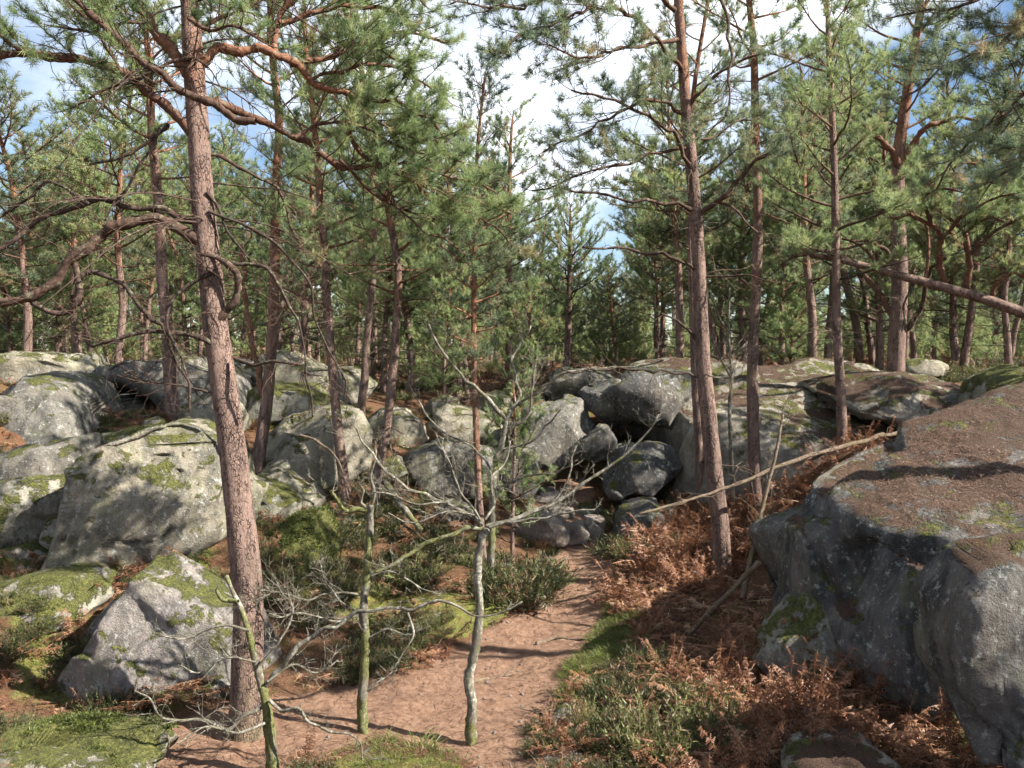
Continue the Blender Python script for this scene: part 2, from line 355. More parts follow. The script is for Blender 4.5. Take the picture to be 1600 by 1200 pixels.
# ------------------------------------------------------------------ terrain
GC = []   # control points X, Y, Z
def gp(px, py, z):
    r = (py - HOR) / F; Y = (4 - z) / max(r, 1e-3); p = P(px, py, Y); GC.append((p[0], p[1], z))
for a in [(740,1165,0),(560,1165,.05),(400,1185,.05),(250,1160,.12),(120,1180,.2),(480,1080,.05),(640,1050,0),(760,1000,0),(820,1080,0),
          (900,960,.06),(910,890,.15),(860,840,.38),(930,1000,.08),(900,1080,.06),(850,780,.85),(800,800,.75),(900,1180,.1),
          (30,1060,.35),(60,985,.65),(150,1100,.15),(100,905,.88),(220,895,.95),(20,855,1.25),(300,1080,.3),(380,1000,.35),(350,890,1.0),
          (540,790,1.3),(590,800,1.22),(650,870,.62),(600,960,.2),(500,880,.8),(450,930,.65),(690,800,.85),(740,900,.45),(800,900,.3),(840,940,.1),
          (450,720,1.9),(280,665,2.55),(395,745,1.75),(620,720,1.75),(700,720,1.5),(600,640,2.55),(480,625,2.8),(150,680,2.1),(0,600,3.2),
          (720,635,2.45),(800,630,2.55),(760,740,1.15),
          (1000,880,.38),(1050,950,.32),(1128,905,.38),(1150,1000,.32),(1100,1150,.22),(1230,1040,.42),(1000,770,.95),(1150,820,.75),(950,780,.85),
          (1300,800,1.0),(1400,1140,.3),(1550,1190,.35),(1200,1190,.3),(1020,1060,.2),(1250,900,.7),
          (1100,615,2.85),(1250,600,3.05),(1430,588,3.3),(1580,600,3.1),(960,600,2.7)]:
    gp(*a)
GC += [(5.4,13.8,2.15),(8,12,2.5),(5.6,17,1.7),(4.4,17,1.5),(-8.4,18.3,2.25),(-9.3,20.5,2.2),(9,9,2.0),(9,6,1.6),(12,15,3.1),(-9,14,3.0),(-9,10,2.2),(-8,7,1.2),(-6,5.5,0.8),(6,5.5,.6),(0,5.5,.2),(3,5,.4),(-3,5,.3),
       (0,3.2,.9),(0,0,2.2),(-4,0,1.8),(4,0,1.9),(-12,0,2.2),(12,0,2.4),(0,-6,2.6),(-10,-8,2.8),(10,-8,2.8),(-14,20,3.3),(14,20,3.2),
       (0,30,2.9),(-10,30,3.2),(10,30,3.15),(-20,10,3.1),(20,10,3.1),(0,24,2.65),(-5,24,2.95),(6,24,3.0)]
GC = np.array(GC)
def phi(r2): return np.sqrt(r2 + 0.35)
_A = phi(((GC[:, None, :2] - GC[None, :, :2]) ** 2).sum(-1)) + np.eye(len(GC)) * 0.02
_W = np.linalg.solve(_A, GC[:, 2] - 2.0)
def zg(x, y, rough=True):
    x = np.atleast_1d(np.asarray(x, float)); y = np.atleast_1d(np.asarray(y, float)); z = np.empty(len(x))
    for i in range(0, len(x), 20000):
        s = slice(i, i + 20000)
        z[s] = phi((x[s, None] - GC[None, :, 0]) ** 2 + (y[s, None] - GC[None, :, 1]) ** 2) @ _W + 2.0
    d = np.hypot(x, y - 12); f = np.clip((d - 18) / 14, 0, 1); f = f * f * (3 - 2 * f)
    far = 3.05 + 0.35 * vnoise(np.stack([x * .03, y * .03, x * 0], 1), 5) * np.clip(d / 60, 0, 1)
    z = np.clip(z, -0.3, 4) * (1 - f) + far * f
    if rough: z = z + 0.10 * fbm(np.stack([x, y, x * 0], 1) * 0.9, 3, 9) * (1 - pathmask(x, y) * 0.8) + 0.045 * fbm(np.stack([x, y, x * 0], 1) * 4, 3, 11)
    return z
def poly_world(pts, z):
    out = []
    for px, py in pts:
        Y = (4 - z) / ((py - HOR) / F); p = P(px, py, Y); out.append((p[0], p[1]))
    return np.array(out)
def poly_mask(x, y, poly, soft):
    """1 inside, falling to 0 over soft metres outside"""
    n = len(poly); ins = np.zeros(len(x), bool); dm = np.full(len(x), 1e9)
    for i in range(n):
        a, b = poly[i], poly[(i + 1) % n]
        c = ((a[1] > y) != (b[1] > y)) & (x < (b[0] - a[0]) * (y - a[1]) / (b[1] - a[1] + 1e-12) + a[0]); ins ^= c
        ab = b - a; t = np.clip(((x - a[0]) * ab[0] + (y - a[1]) * ab[1]) / (ab @ ab + 1e-9), 0, 1)
        dm = np.minimum(dm, np.hypot(x - a[0] - t * ab[0], y - a[1] - t * ab[1]))
    sd = np.where(ins, dm, -dm)
    return np.clip(0.5 + sd / soft, 0, 1)
PATH = poly_world([(60,1230),(230,1165),(420,1105),(520,1075),(620,1048),(700,1015),(770,980),(845,945),(872,905),(845,865),(790,832),(800,800),(880,800),(935,835),
                   (958,880),(955,930),(940,985),(915,1020),(880,1060),(868,1110),(855,1170),(860,1260),(760,1260),(730,1195),(600,1150),(520,1185),(430,1215),(330,1260),(60,1260)], 0.08)
def pathmask(x, y): return poly_mask(np.asarray(x), np.asarray(y), PATH, 0.35)

def axis(lo, hi, a, b, step):
    c = list(np.arange(a, b + 1e-6, step)); s = step; x = b
    while x < hi: s *= 1.13; x += s; c.append(x)
    s = step; x = a; pre = []
    while x > lo: s *= 1.13; x -= s; pre.append(x)
    return np.array(pre[::-1] + c)
gx = axis(-700, 700, -9, 9, 0.1); gy = axis(-60, 900, 6.5, 22, 0.1)
XX, YY = np.meshgrid(gx, gy, indexing='ij'); xf, yf = XX.ravel(), YY.ravel()
zf = zg(xf, yf)
nxg, nyg = len(gx), len(gy)
ii, jj = np.meshgrid(np.arange(nxg - 1), np.arange(nyg - 1), indexing='ij'); ii = ii.ravel(); jj = jj.ravel()
quads = np.stack([ii * nyg + jj, (ii + 1) * nyg + jj, (ii + 1) * nyg + jj + 1, ii * nyg + jj + 1], 1)
pm = pathmask(xf, yf)
gpx = pix(np.stack([xf, yf, zf], 1))
mossn = fbm(np.stack([xf, yf, xf * 0], 1) * 0.55, 3, 21) * 0.5 + 0.28
MOSSY = [([(870,1090),(885,1050),(925,1000),(950,930),(1000,930),(1010,980),(960,1060),(930,1120)], .08),
         ([(-60,1165),(150,1165),(200,1190),(100,1260),(-60,1260)], .2), ([(500,1200),(560,1170),(760,1195),(760,1240),(500,1240)], .1),
         ([(240,860),(330,830),(350,900),(300,920)], 1.2), ([(400,800),(500,800),(560,860),(700,880),(720,930),(560,900),(420,890)], 1.0),
         ([(0,900),(150,900),(140,960),(0,960)], 1.2), ([(1170,590),(1330,585),(1330,620),(1180,615)], 3.0), ([(560,940),(820,940),(800,980),(580,1010)], .2)]
mk = np.zeros(len(xf))
for pl, z in MOSSY: mk = np.maximum(mk, poly_mask(xf, yf, poly_world(pl, z), 0.5))
mossn = np.where(yf > 19, np.maximum(mossn, .30 + .3 * vnoise(np.stack([xf, yf, xf * 0], 1) * .5, 3)), mossn)
mk = np.clip(np.maximum(mk * 0.8, mossn * 0.9) - pm * 0.9, 0, 1)
mb = MB(); mb.add(np.stack([xf, yf, zf], 1), q=quads, path=pm, moss=mk)
tag(mb.obj('ground', M['ground']), kind='structure')

# ------------------------------------------------------------------ rocks
_ico = {}
def ico(sub):
    if sub not in _ico:
        bm = bmesh.new(); bmesh.ops.create_icosphere(bm, subdivisions=sub, radius=1)
        _ico[sub] = (np.array([v.co for v in bm.verts]), np.array([[v.index for v in f.verts] for f in bm.faces])); bm.free()
    return _ico[sub]
def vnormals(v, t):
    fn = np.cross(v[t[:, 1]] - v[t[:, 0]], v[t[:, 2]] - v[t[:, 0]]); n = np.zeros_like(v)
    for k in range(3): np.add.at(n, t[:, k], fn)
    return norm(n)
ROCKS = []
def finish_rock(name, label, v, t, size, seed, mat, amp, dents, strata, group, chunk=.11):
    rg = np.random.default_rng(seed + 500); sd = v[rg.choice(len(v), 16)]; gr = rg.normal(size=(16, 3)) * chunk
    dist = np.sqrt(((v[:, None] - sd[None]) ** 2).sum(-1)) / size; wgt = np.exp(-dist * 45 + (dist.min(1) * 45)[:, None]); wgt /= wgt.sum(1, keepdims=True)
    lin = ((v[:, None] - sd[None]) * gr[None]).sum(-1) + (rg.uniform(-.09, .03, 16) * size)[None]
    v = v + vnormals(v, t) * np.clip((wgt * lin).sum(1), -.25 * size, .18 * size)[:, None]
    n = vnormals(v, t); s = size
    d = amp * s * (0.75 * fbm(v * (1.1 / s) + seed * 3.1, 4, seed) + 0.35 * fbm(v * (4.0 / s) + 9, 3, seed + 5))
    rid = 1 - np.abs(fbm(v * (1.9 / s) + seed, 3, seed + 9)) * 2.2
    d -= amp * s * 0.55 * np.clip(rid - 0.72, 0, 1)
    if strata:
        zz = v[:, 2] + 0.10 * fbm(v * 0.9, 3, seed + 2)
        g = vnoise(np.stack([v[:, 0] * .35, v[:, 1] * .35, zz * strata], 1), seed + 3)
        d -= 0.05 * s * np.clip(np.abs(g) * -7 + 0.9, 0, 1) * (vnoise(v * 0.9, seed + 4) > -0.15)
    v = v + n * d[:, None]
    for (px, py, Y, rx, rz, dp) in dents:
        c = P(px, py, Y); q = ((v[:, 0] - c[0]) / rx) ** 2 + ((v[:, 2] - c[2]) / rz) ** 2
        v[:, 1] += np.where(n[:, 1] < 0.2, dp * np.exp(-q * 1.2), 0)
    m = MB(); o = np.array([v[:, 0].mean(), v[:, 1].mean(), v[:, 2].min()])
    m.add(v, t=t); ob = m.obj(name, M[mat], origin=o); tag(ob, label, 'stone' if 'stone' in name else 'rock', group)
    ROCKS.append((v, n)); return ob
def rock(name, label, outline, Y, T, mat='rock_grey', lean=0.0, sub=5, e=0.62, amp=0.07, cuts=5, seed=1, dents=(), strata=0, group=None, push=0.0, chunk=.10, yaw=0.0):
    Yo = Y - .6 * T; pts = np.array([P(x, y, Yo) for x, y in outline]); xz = pts[:, [0, 2]]
    c = xz.mean(0); r = xz - c
    th = np.linspace(-math.pi, math.pi, 361); R = np.zeros(361); nv = len(r)
    ct, st = np.cos(th), np.sin(th)
    for i in range(nv):
        a, b = r[i], r[(i + 1) % nv]; dx, dz = b - a
        den = ct * dz - st * dx; den = np.where(np.abs(den) < 1e-9, 1e-9, den)
        tt = (a[0] * dz - a[1] * dx) / den; uu = (a[0] * st - a[1] * ct) / den
        R = np.where((tt > 0) & (uu >= -1e-6) & (uu <= 1 + 1e-6), np.maximum(R, tt), R)
    R = np.where(R <= 0, np.median(R[R > 0]), R)
    R = np.convolve(np.concatenate([R[-4:-1], R, R[1:4]]), np.ones(7) / 7, 'valid')
    u, t = ico(sub)
    rng = np.random.default_rng(seed)
    rho = np.hypot(u[:, 0], u[:, 2]); ang = np.arctan2(u[:, 2], u[:, 0])
    e = e * .68; a = np.clip(rho, 0, 1) ** e; Rr = np.interp(ang, th, R)
    yy = np.sign(u[:, 1]) * np.abs(u[:, 1]) ** e
    x = Rr * a * np.cos(ang) * (1 + .02 * cuts); z = Rr * a * np.sin(ang) * (1 + .02 * cuts); y = T * yy
    w = np.stack([x, y, z], 1)
    for _ in range(int(cuts * 2.6)):      # flat facets
        k = norm(rng.normal(size=3) * np.array([.8, 1.0, .9])); h = (w @ k).max() * rng.uniform(.68, .93)
        w = w - np.clip(w @ k - h, 0, None)[:, None] * 0.96 * k
    x, y, z = w.T
    y = y + lean * z + push + yaw * x
    v = np.stack([x + c[0], y + Y, z + c[1]], 1)
    size = float(np.sqrt(np.ptp(xz[:, 0]) * np.ptp(xz[:, 1]))) * 0.5
    return finish_rock(name, label, v, t, size, seed, mat, amp, dents, strata, group, chunk)
def rock_planes(name, label, center, planes, mat, p=9, sub=6, amp=0.05, seed=1, strata=0, dents=(), size=1.5, chunk=.12):
    u, t = ico(sub); c = np.asarray(center, float); s = np.zeros(len(u))
    for n, q in planes:
        n = norm(np.array(n, float)); h = float(n @ (np.asarray(q, float) - c)); s += np.clip(u @ n / h, 0, None) ** p
    v = c + u / (s ** (1 / p))[:, None]
    return finish_rock(name, label, v, t, size, seed, mat, amp, dents, strata, None, chunk)

# right-hand boulder
bc = np.array([5.6, 10.0, 1.5])
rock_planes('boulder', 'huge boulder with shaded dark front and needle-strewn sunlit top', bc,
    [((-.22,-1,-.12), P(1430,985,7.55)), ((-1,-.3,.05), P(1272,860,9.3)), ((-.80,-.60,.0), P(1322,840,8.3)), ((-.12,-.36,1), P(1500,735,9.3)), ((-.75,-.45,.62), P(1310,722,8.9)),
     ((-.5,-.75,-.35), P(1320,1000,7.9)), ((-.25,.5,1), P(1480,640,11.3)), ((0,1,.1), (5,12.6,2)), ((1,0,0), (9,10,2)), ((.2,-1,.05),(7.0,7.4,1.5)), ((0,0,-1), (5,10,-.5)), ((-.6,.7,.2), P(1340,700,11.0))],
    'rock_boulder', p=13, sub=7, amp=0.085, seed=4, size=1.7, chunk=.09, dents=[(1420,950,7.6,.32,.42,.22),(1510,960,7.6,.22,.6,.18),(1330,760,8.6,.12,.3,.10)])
rock_planes('rock', 'dark angular rock jutting out left of the huge boulder', P(1290,868,9.7),
    [((-.55,-.65,-.55), P(1262,895,9.15)), ((-.42,-.35,.85), P(1262,812,9.4)), ((-1,-.3,-.3), P(1258,862,9.5)), ((-.8,-.1,.6), P(1255,830,9.5)), ((.2,-.9,.25), P(1280,840,9.15)), ((1,0,0), P(1330,860,9.6)), ((0,1,0), (3.6,10.7,1.8)), ((0,0,-1), P(1260,1000,9.7)), ((-.3,.2,1), P(1290,785,9.9))],
    'rock_dark', p=18, sub=6, amp=0.09, seed=11, size=.7, chunk=.06)
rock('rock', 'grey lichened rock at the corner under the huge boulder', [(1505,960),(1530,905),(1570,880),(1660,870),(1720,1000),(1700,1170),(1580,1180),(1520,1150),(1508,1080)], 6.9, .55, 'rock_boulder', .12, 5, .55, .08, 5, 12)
rock('rock', 'small rock with white lichen at the foot of the huge boulder', [(1198,1045),(1218,995),(1250,960),(1290,945),(1330,965),(1340,1030),(1290,1070),(1220,1075)], 9.2, .5, 'rock_moss', .5, 5, .6, .09, 7, 13, chunk=.08)
rock('rock', 'needle-strewn rock poking into the bottom edge below the bracken', [(1255,1222),(1290,1204),(1340,1200),(1400,1206),(1430,1220),(1430,1270),(1250,1270)], 6.9, .5, 'rock_slab', .4, 4, .7, .08, 4, 14)
rock('rock', 'flat pinkish stone slab at the near end of the path', [(835,1222),(855,1208),(890,1202),(925,1208),(940,1222),(925,1250),(845,1250)], 7.6, .4, 'rock_path', .3, 4, .6, .06, 4, 15)
# slabs behind on the right
rock_planes('rock_slab', 'broad sloping slab with needle litter behind the fallen pole', P(1220,700,18.0),
    [((-.05,-.30,1), P(1240,650,16.8)), ((0,-1,-.25), P(1220,730,15.6)), ((-1,-.3,.1), P(1075,680,17)), ((1,-.3,.2), P(1405,680,16.5)), ((0,1,0),(5,20.8,2)), ((0,0,-1),(5,18,.2)), ((.3,-.75,.5),P(1340,690,15.9)), ((-.5,-.8,.3),P(1120,680,16.2))],
    'rock_slab', p=10, sub=6, amp=0.10, seed=23, size=1.5, strata=2.2)
rock('rock_slab', 'mossy ledge with dark front carrying the stout pine', [(1318,640),(1322,605),(1360,592),(1430,588),(1500,596),(1515,630),(1490,655),(1400,660),(1340,655)], 17.3, 1.7, 'rock_slab', .9, 5, .5, .06, 4, 24, strata=3)
rock('rock', 'pale rounded rock beside the stout pine trunk', [(1408,582),(1415,566),(1440,560),(1470,566),(1492,580),(1490,592),(1430,592)], 20.5, .6, 'rock_pale', .3, 4, .7, .07, 4, 25)
rock('rock', 'small grey rock hump left of the stout pine trunk', [(1335,588),(1345,576),(1362,572),(1376,584),(1374,594),(1340,594)], 22, .4, 'rock_grey', .2, 3, .7, .08, 3, 26)
rock('rock', 'mossy hump beyond the heather behind the huge boulder', [(1530,622),(1560,594),(1620,575),(1700,580),(1720,620),(1640,640),(1560,640)], 15.5, .9, 'rock_moss', .5, 4, .7, .06, 3, 27)
# centre pile
rock('rock', 'flat-topped block crowning the rock pile', [(840,628),(843,603),(862,592),(884,578),(915,575),(945,583),(962,600),(950,630),(885,632)], 20.2, 1.0, 'rock_grey', .15, 5, .5, .06, 6, 31, strata=2)
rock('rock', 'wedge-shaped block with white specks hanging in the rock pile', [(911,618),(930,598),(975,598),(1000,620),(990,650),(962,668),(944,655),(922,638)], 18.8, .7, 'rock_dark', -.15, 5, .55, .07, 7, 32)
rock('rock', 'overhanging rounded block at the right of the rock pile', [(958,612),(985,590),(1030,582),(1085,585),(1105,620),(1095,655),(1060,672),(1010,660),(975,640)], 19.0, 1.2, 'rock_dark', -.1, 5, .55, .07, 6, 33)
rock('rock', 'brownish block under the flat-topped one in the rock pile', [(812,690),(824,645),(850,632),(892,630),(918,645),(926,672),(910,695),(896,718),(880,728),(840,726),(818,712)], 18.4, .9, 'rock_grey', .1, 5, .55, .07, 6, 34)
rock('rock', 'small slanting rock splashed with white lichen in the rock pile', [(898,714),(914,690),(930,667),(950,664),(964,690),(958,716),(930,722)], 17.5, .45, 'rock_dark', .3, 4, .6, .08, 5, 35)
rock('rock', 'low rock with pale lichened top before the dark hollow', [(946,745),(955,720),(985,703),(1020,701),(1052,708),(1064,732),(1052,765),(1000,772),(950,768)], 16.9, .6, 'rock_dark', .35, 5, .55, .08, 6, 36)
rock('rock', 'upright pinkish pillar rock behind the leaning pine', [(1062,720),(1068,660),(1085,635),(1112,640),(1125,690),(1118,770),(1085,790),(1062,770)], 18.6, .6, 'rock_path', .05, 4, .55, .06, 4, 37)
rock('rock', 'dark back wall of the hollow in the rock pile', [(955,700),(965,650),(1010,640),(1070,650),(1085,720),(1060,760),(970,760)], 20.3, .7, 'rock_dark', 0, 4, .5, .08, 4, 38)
rock('rock', 'smooth dark rock in the heather beyond the path end', [(955,835),(962,808),(985,793),(1020,791),(1055,806),(1064,835),(1020,848),(970,848)], 15.7, .6, 'rock_dark', .4, 4, .65, .06, 4, 39)
# path steps
for i, (nm, lb, ol, Y, T, mt) in enumerate([
  ('stone', 'broad flat step stone with lichen where the path starts to climb', [(793,840),(830,813),(868,808),(894,828),(884,852),(840,858),(805,852)], 15.9, .7, 'rock_path'),
  ('stone', 'dark reddish stone right of the broad step stone', [(886,850),(890,826),(908,818),(920,835),(914,852)], 15.8, .25, 'rock_path'),
  ('stone', 'pinkish rounded stone between heather and step stones', [(908,838),(915,812),(938,806),(950,822),(944,842),(920,846)], 16.0, .3, 'rock_path'),
  ('stone', 'purplish flat slab higher up the rocky steps', [(806,790),(828,772),(860,768),(884,778),(880,794),(830,798)], 17.6, .5, 'rock_path'),
  ('stone', 'small block with pale face at the heather edge', [(928,812),(930,795),(942,788),(952,796),(951,812),(940,818)], 16.8, .25, 'rock_grey'),
  ('stone', 'mossy rounded stone left of the small pale block', [(903,812),(906,792),(920,783),(934,792),(932,812),(915,818)], 16.9, .3, 'rock_moss'),
  ('stone', 'thin step slab just above the broad step stone', [(850,806),(862,795),(895,794),(905,803),(890,812)], 16.8, .35, 'rock_path'),
  ('stone', 'low stone at the left of the rocky steps', [(775,815),(790,800),(815,798),(820,812),(800,822)], 17.0, .3, 'rock_path'),
  ('stone', 'pale pointed stone among heather at the left path edge', [(814,958),(818,935),(832,926),(848,932),(856,950),(845,962),(825,964)], 12.6, .2, 'rock_pale'),
  ('stone', 'white-lichened stone leaning out of heather at the right path edge', [(848,1150),(860,1130),(880,1114),(896,1120),(898,1145),(880,1160),(855,1160)], 8.5, .16, 'rock_grey'),
  ('stone', 'dark rounded stone below the white-lichened stone', [(838,1172),(846,1156),(864,1152),(880,1164),(874,1178),(850,1180)], 8.1, .11, 'rock_dark'),
  ('stone', 'tiny stone lying at the near right of the path', [(800,1192),(806,1182),(816,1182),(820,1192),(810,1197)], 8.0, .06, 'rock_path')]):
    rock(nm, lb, ol, Y, T, mt, .35, 4 if i < 4 else 3, .62, .08, 5, 50 + i)
# left slope
rock('boulder', 'large pale boulder dappled with sun left of the big pine', [(128,745),(134,715),(160,700),(195,686),(222,672),(258,662),(288,672),(322,700),(340,742),(350,795),(342,845),(290,872),(225,892),(170,905),(125,908),(98,888),(118,850),(126,800)], 12.3, 1.1, 'rock_block', .10, 7, .36, .04, 3, 61, strata=2.4, chunk=.09, yaw=.3,
     dents=[(190,786,11.2,.75,.016,.10),(255,705,11.2,.5,.014,.08),(180,835,11.2,.6,.016,.10),(150,760,11.2,.02,.4,.06),(228,776,11.2,.12,.035,.22),(222,722,11.2,.10,.03,.12),(252,747,11.2,.05,.03,.12),(250,830,11.2,.05,.22,.08),(200,850,11.2,.3,.03,.10)])
rock_planes('boulder', 'wedge-shaped boulder with bluish ridge at the foot of the slope', P(205,1040,9.5),
    [((-.80,-.12,.60), P(128,1000,9.3)), ((.50,-.10,.86), P(300,925,9.5)), ((.12,-1,.42), P(215,1010,9.0)), ((-.35,-.9,.1), P(110,1085,9.0)), ((1,-.2,.15), P(372,1020,9.4)), ((0,1,.2), P(220,1000,10.3)), ((0,0,-1), P(200,1150,9.5)), ((-.1,-.3,1), P(222,884,9.5))],
    'rock_wedge', p=22, sub=6, amp=0.07, seed=62, size=.9, chunk=.06)
rock('rock', 'grey slab leaning at the left of the pale boulder', [(-50,745),(30,706),(75,698),(108,690),(118,715),(102,765),(96,815),(40,835),(-50,830)], 12.8, .9, 'rock_grey', .5, 5, .55, .06, 5, 63)
rock('boulder', 'bluish grey slab left of the dark cave mouth', [(-90,640),(-40,605),(0,588),(50,590),(88,608),(112,645),(132,690),(105,708),(60,715),(0,725),(-90,730)], 14.9, 1.3, 'rock_grey', .5, 6, .5, .05, 3, 64, chunk=.08)
rock('boulder', 'cave roof block above the dark cave mouth', [(105,606),(150,578),(210,560),(300,562),(360,585),(376,635),(345,660),(285,664),(235,650),(200,628),(165,612),(135,607)], 18.3, 2.5, 'rock_grey', -.05, 7, .45, .04, 2, 65, chunk=.06, dents=[(172,652,15.9,.62,.36,2.6),(140,640,15.9,.35,.35,1.8)])
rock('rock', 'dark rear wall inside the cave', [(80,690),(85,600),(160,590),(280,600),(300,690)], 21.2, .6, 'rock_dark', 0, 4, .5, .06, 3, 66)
rock('rock', 'pale rocks ridge at the top left edge', [(-90,610),(-40,560),(30,552),(110,556),(150,575),(120,605),(30,612)], 20, 1.2, 'rock_pale', .4, 5, .6, .09, 6, 67, strata=2)
rock('rock', 'thin slab below the cave mouth', [(122,700),(150,682),(200,668),(250,664),(262,676),(220,690),(170,702)], 14.0, .6, 'rock_moss', .6, 4, .6, .06, 4, 68)
rock('stone', 'small bluish stone at the foot of the leaning left pine', [(218,668),(224,656),(240,652),(256,660),(254,674),(230,676)], 15.0, .25, 'rock_grey', .2, 3, .6, .08, 4, 69)
rock('stone', 'round pale stone lying in the cave mouth', [(150,673),(154,664),(164,662),(172,669),(168,676)], 15.2, .13, 'rock_pale', 0, 3, .7, .05, 3, 70)
rock('rock', 'upper ledge slab behind the big pine', [(362,572),(398,546),(440,552),(482,575),(520,588),(556,568),(578,588),(562,625),(505,640),(440,604),(375,598)], 19.2, 1.2, 'rock_pale', .2, 5, .5, .07, 6, 71, strata=2.5)
rock('rock', 'lower ledge slab with shadow line under it', [(355,612),(420,604),(500,608),(542,628),(550,645),(480,652),(400,660),(358,655)], 17.9, 1.2, 'rock_moss', .1, 5, .5, .06, 5, 72, strata=2)
rock('boulder', 'sunlit boulder striped by trunk shadows behind the big pine', [(416,692),(430,665),(452,654),(500,644),(548,650),(575,690),(578,722),(545,745),(512,785),(480,780),(440,748),(420,724)], 15.6, 1.1, 'rock_pale', .4, 5, .5, .05, 5, 73, yaw=.3)
rock('rock', 'bright pale rock between two slender pines', [(563,668),(590,645),(625,643),(652,658),(664,690),(645,700),(610,695),(600,706),(568,708)], 18, .7, 'rock_pale', .1, 5, .55, .08, 6, 74)
rock('rock', 'pale block above the round grey boulder', [(655,690),(668,655),(700,640),(740,645),(775,655),(780,690),(720,702)], 19.4, .8, 'rock_pale', .2, 5, .55, .07, 5, 75)
rock('rock', 'pale rock on the skyline of the bank behind slender pines', [(660,660),(666,628),(690,618),(712,624),(722,650),(700,664)], 21.0, .6, 'rock_pale', .2, 4, .6, .07, 5, 76)
rock('rock', 'low pale rock in line with the thin orange pine', [(735,650),(745,622),(775,612),(800,620),(812,648),(770,656)], 21.5, .7, 'rock_pale', .2, 4, .6, .07, 5, 77)
rock('boulder', 'round grey boulder behind the bare twigs', [(628,742),(640,708),(688,694),(740,698),(778,716),(790,758),(730,778),(645,775)], 17.0, .9, 'rock_grey', .25, 5, .6, .05, 4, 78)
rock('rock', 'moss-cushioned mound below the slender pines', [(400,885),(412,848),(438,826),(470,820),(500,830),(525,856),(505,892),(440,897)], 12.6, .8, 'rock_mound', .8, 5, .6, .09, 6, 79)
rock('rock', 'lichen-spotted rock at the right of the big pine trunk', [(345,805),(360,770),(395,752),(430,765),(462,785),(458,808),(400,815)], 13.6, .6, 'rock_moss', .4, 5, .65, .06, 5, 80)
rock('rock', 'cracked mossy rock leaning on the pale boulder', [(312,725),(315,680),(340,665),(362,690),(364,740),(345,760)], 13.6, .5, 'rock_moss', .2, 4, .6, .07, 5, 81)
rock('rock', 'mossy slab at the left edge of the slope', [(-60,930),(40,905),(115,908),(152,930),(132,982),(60,1010),(-60,1010)], 10.6, .8, 'rock_moss', .8, 5, .6, .07, 4, 82)
rock('rock', 'upright greenish stone beside the pale boulder', [(60,850),(68,815),(80,810),(90,830),(88,860),(70,870)], 11.7, .25, 'rock_moss', .1, 4, .6, .06, 4, 83)
rock('rock', 'mossy flat rock in the bottom left corner', [(-120,1190),(0,1180),(120,1180),(205,1188),(235,1205),(220,1240),(-120,1260)], 7.4, .5, 'rock_moss', .3, 6, .55, .05, 5, 84, chunk=.08)
rock('stone', 'small pale stone below the moss mound', [(408,900),(412,880),(426,872),(440,882),(438,902),(420,908)], 12.0, .2, 'rock_pale', .2, 3, .6, .1, 5, 85)
rock('rock', 'low grey rock by the slope foot between pine trunks', [(670,812),(676,796),(700,786),(730,792),(738,808),(700,818)], 15.2, .35, 'rock_grey', .4, 4, .65, .07, 4, 86)
rock('rock', 'bluish rock on the far side of the path fork', [(570,740),(590,722),(620,720),(632,742),(610,756),(580,756)], 16.0, .4, 'rock_moss', .3, 4, .6, .07, 4, 87)
rock('rock', 'mossy rock shoulder on the hillside above the wedge boulder', [(-40,905),(-30,870),(20,858),(45,880),(40,915),(0,930)], 11.2, .5, 'rock_moss', .5, 4, .65, .07, 4, 88)

rock('rock', 'weathered block between the cave roof and the big pine trunk', [(262,668),(268,640),(300,622),(345,625),(372,650),(370,690),(330,700),(280,690)], 16.0, .7, 'rock_pale', .2, 5, .5, .06, 5, 89, strata=2)
rock('rock', 'grey shelf of rock at the left edge below the bluish slab', [(-80,780),(-20,755),(40,748),(88,762),(96,800),(60,845),(-80,850)], 12.0, .7, 'rock_moss', .5, 5, .5, .06, 5, 90, strata=2)
rock('rock', 'low pale shelf under the shadow-striped boulder', [(395,752),(412,730),(450,742),(500,770),(508,792),(460,800),(410,785)], 14.2, .5, 'rock_pale', .3, 4, .5, .07, 5, 91)
rock('rock', 'grey ledge linking the round boulder and the rocky steps', [(765,760),(775,715),(805,700),(840,715),(850,750),(830,780),(785,785)], 17.6, .6, 'rock_grey', .3, 5, .5, .07, 5, 92, strata=2)
rock('rock', 'dark low block filling the gap beside the white-splashed rock', [(955,735),(962,700),(990,690),(1020,700),(1015,740),(980,750)], 18.2, .4, 'rock_dark', .1, 4, .5, .07, 5, 93)
# ------------------------------------------------------------------ pines
class Tufts:
    def __init__(s): s.p = []; s.d = []; s.l = []; s.v = []
    def add(s, p, d, l, v): s.p.append(p); s.d.append(d); s.l.append(l); s.v.append(v)
    def needles(s, mb, N, nl, w, rng, spread=(0.55, 1.15)):
        if not s.p: return
        p = np.concatenate(s.p); d = norm(np.concatenate(s.d)); l = np.concatenate(s.l); v = np.concatenate(s.v); T = len(p)
        r = rng.normal(size=(T, N, 3)); dd = d[:, None]
        r = norm(r - dd * (r * dd).sum(-1, keepdims=True))
        an = rng.uniform(*spread, size=(T, N, 1)); nd = dd * np.cos(an) + r * np.sin(an)
        nd = norm(nd + np.array([0, 0, 0.12]))
        b = p[:, None] + dd * (rng.uniform(0, 1, size=(T, N, 1)) * l[:, None, None])
        L = nl * rng.uniform(.7, 1.15, size=(T, N, 1))
        side = norm(np.cross(nd, rng.normal(size=(T, N, 3)))) * (w / 2)
        V = np.stack([b - side, b + side, b + nd * L], 2).reshape(-1, 3)
        t = np.arange(T * N * 3).reshape(-1, 3)
        vv = np.clip(np.repeat(v, N * 3) + np.repeat(rng.normal(0, .06, T * N), 3), 0, 1)
        mb.add(V, t=t, tone=vv)
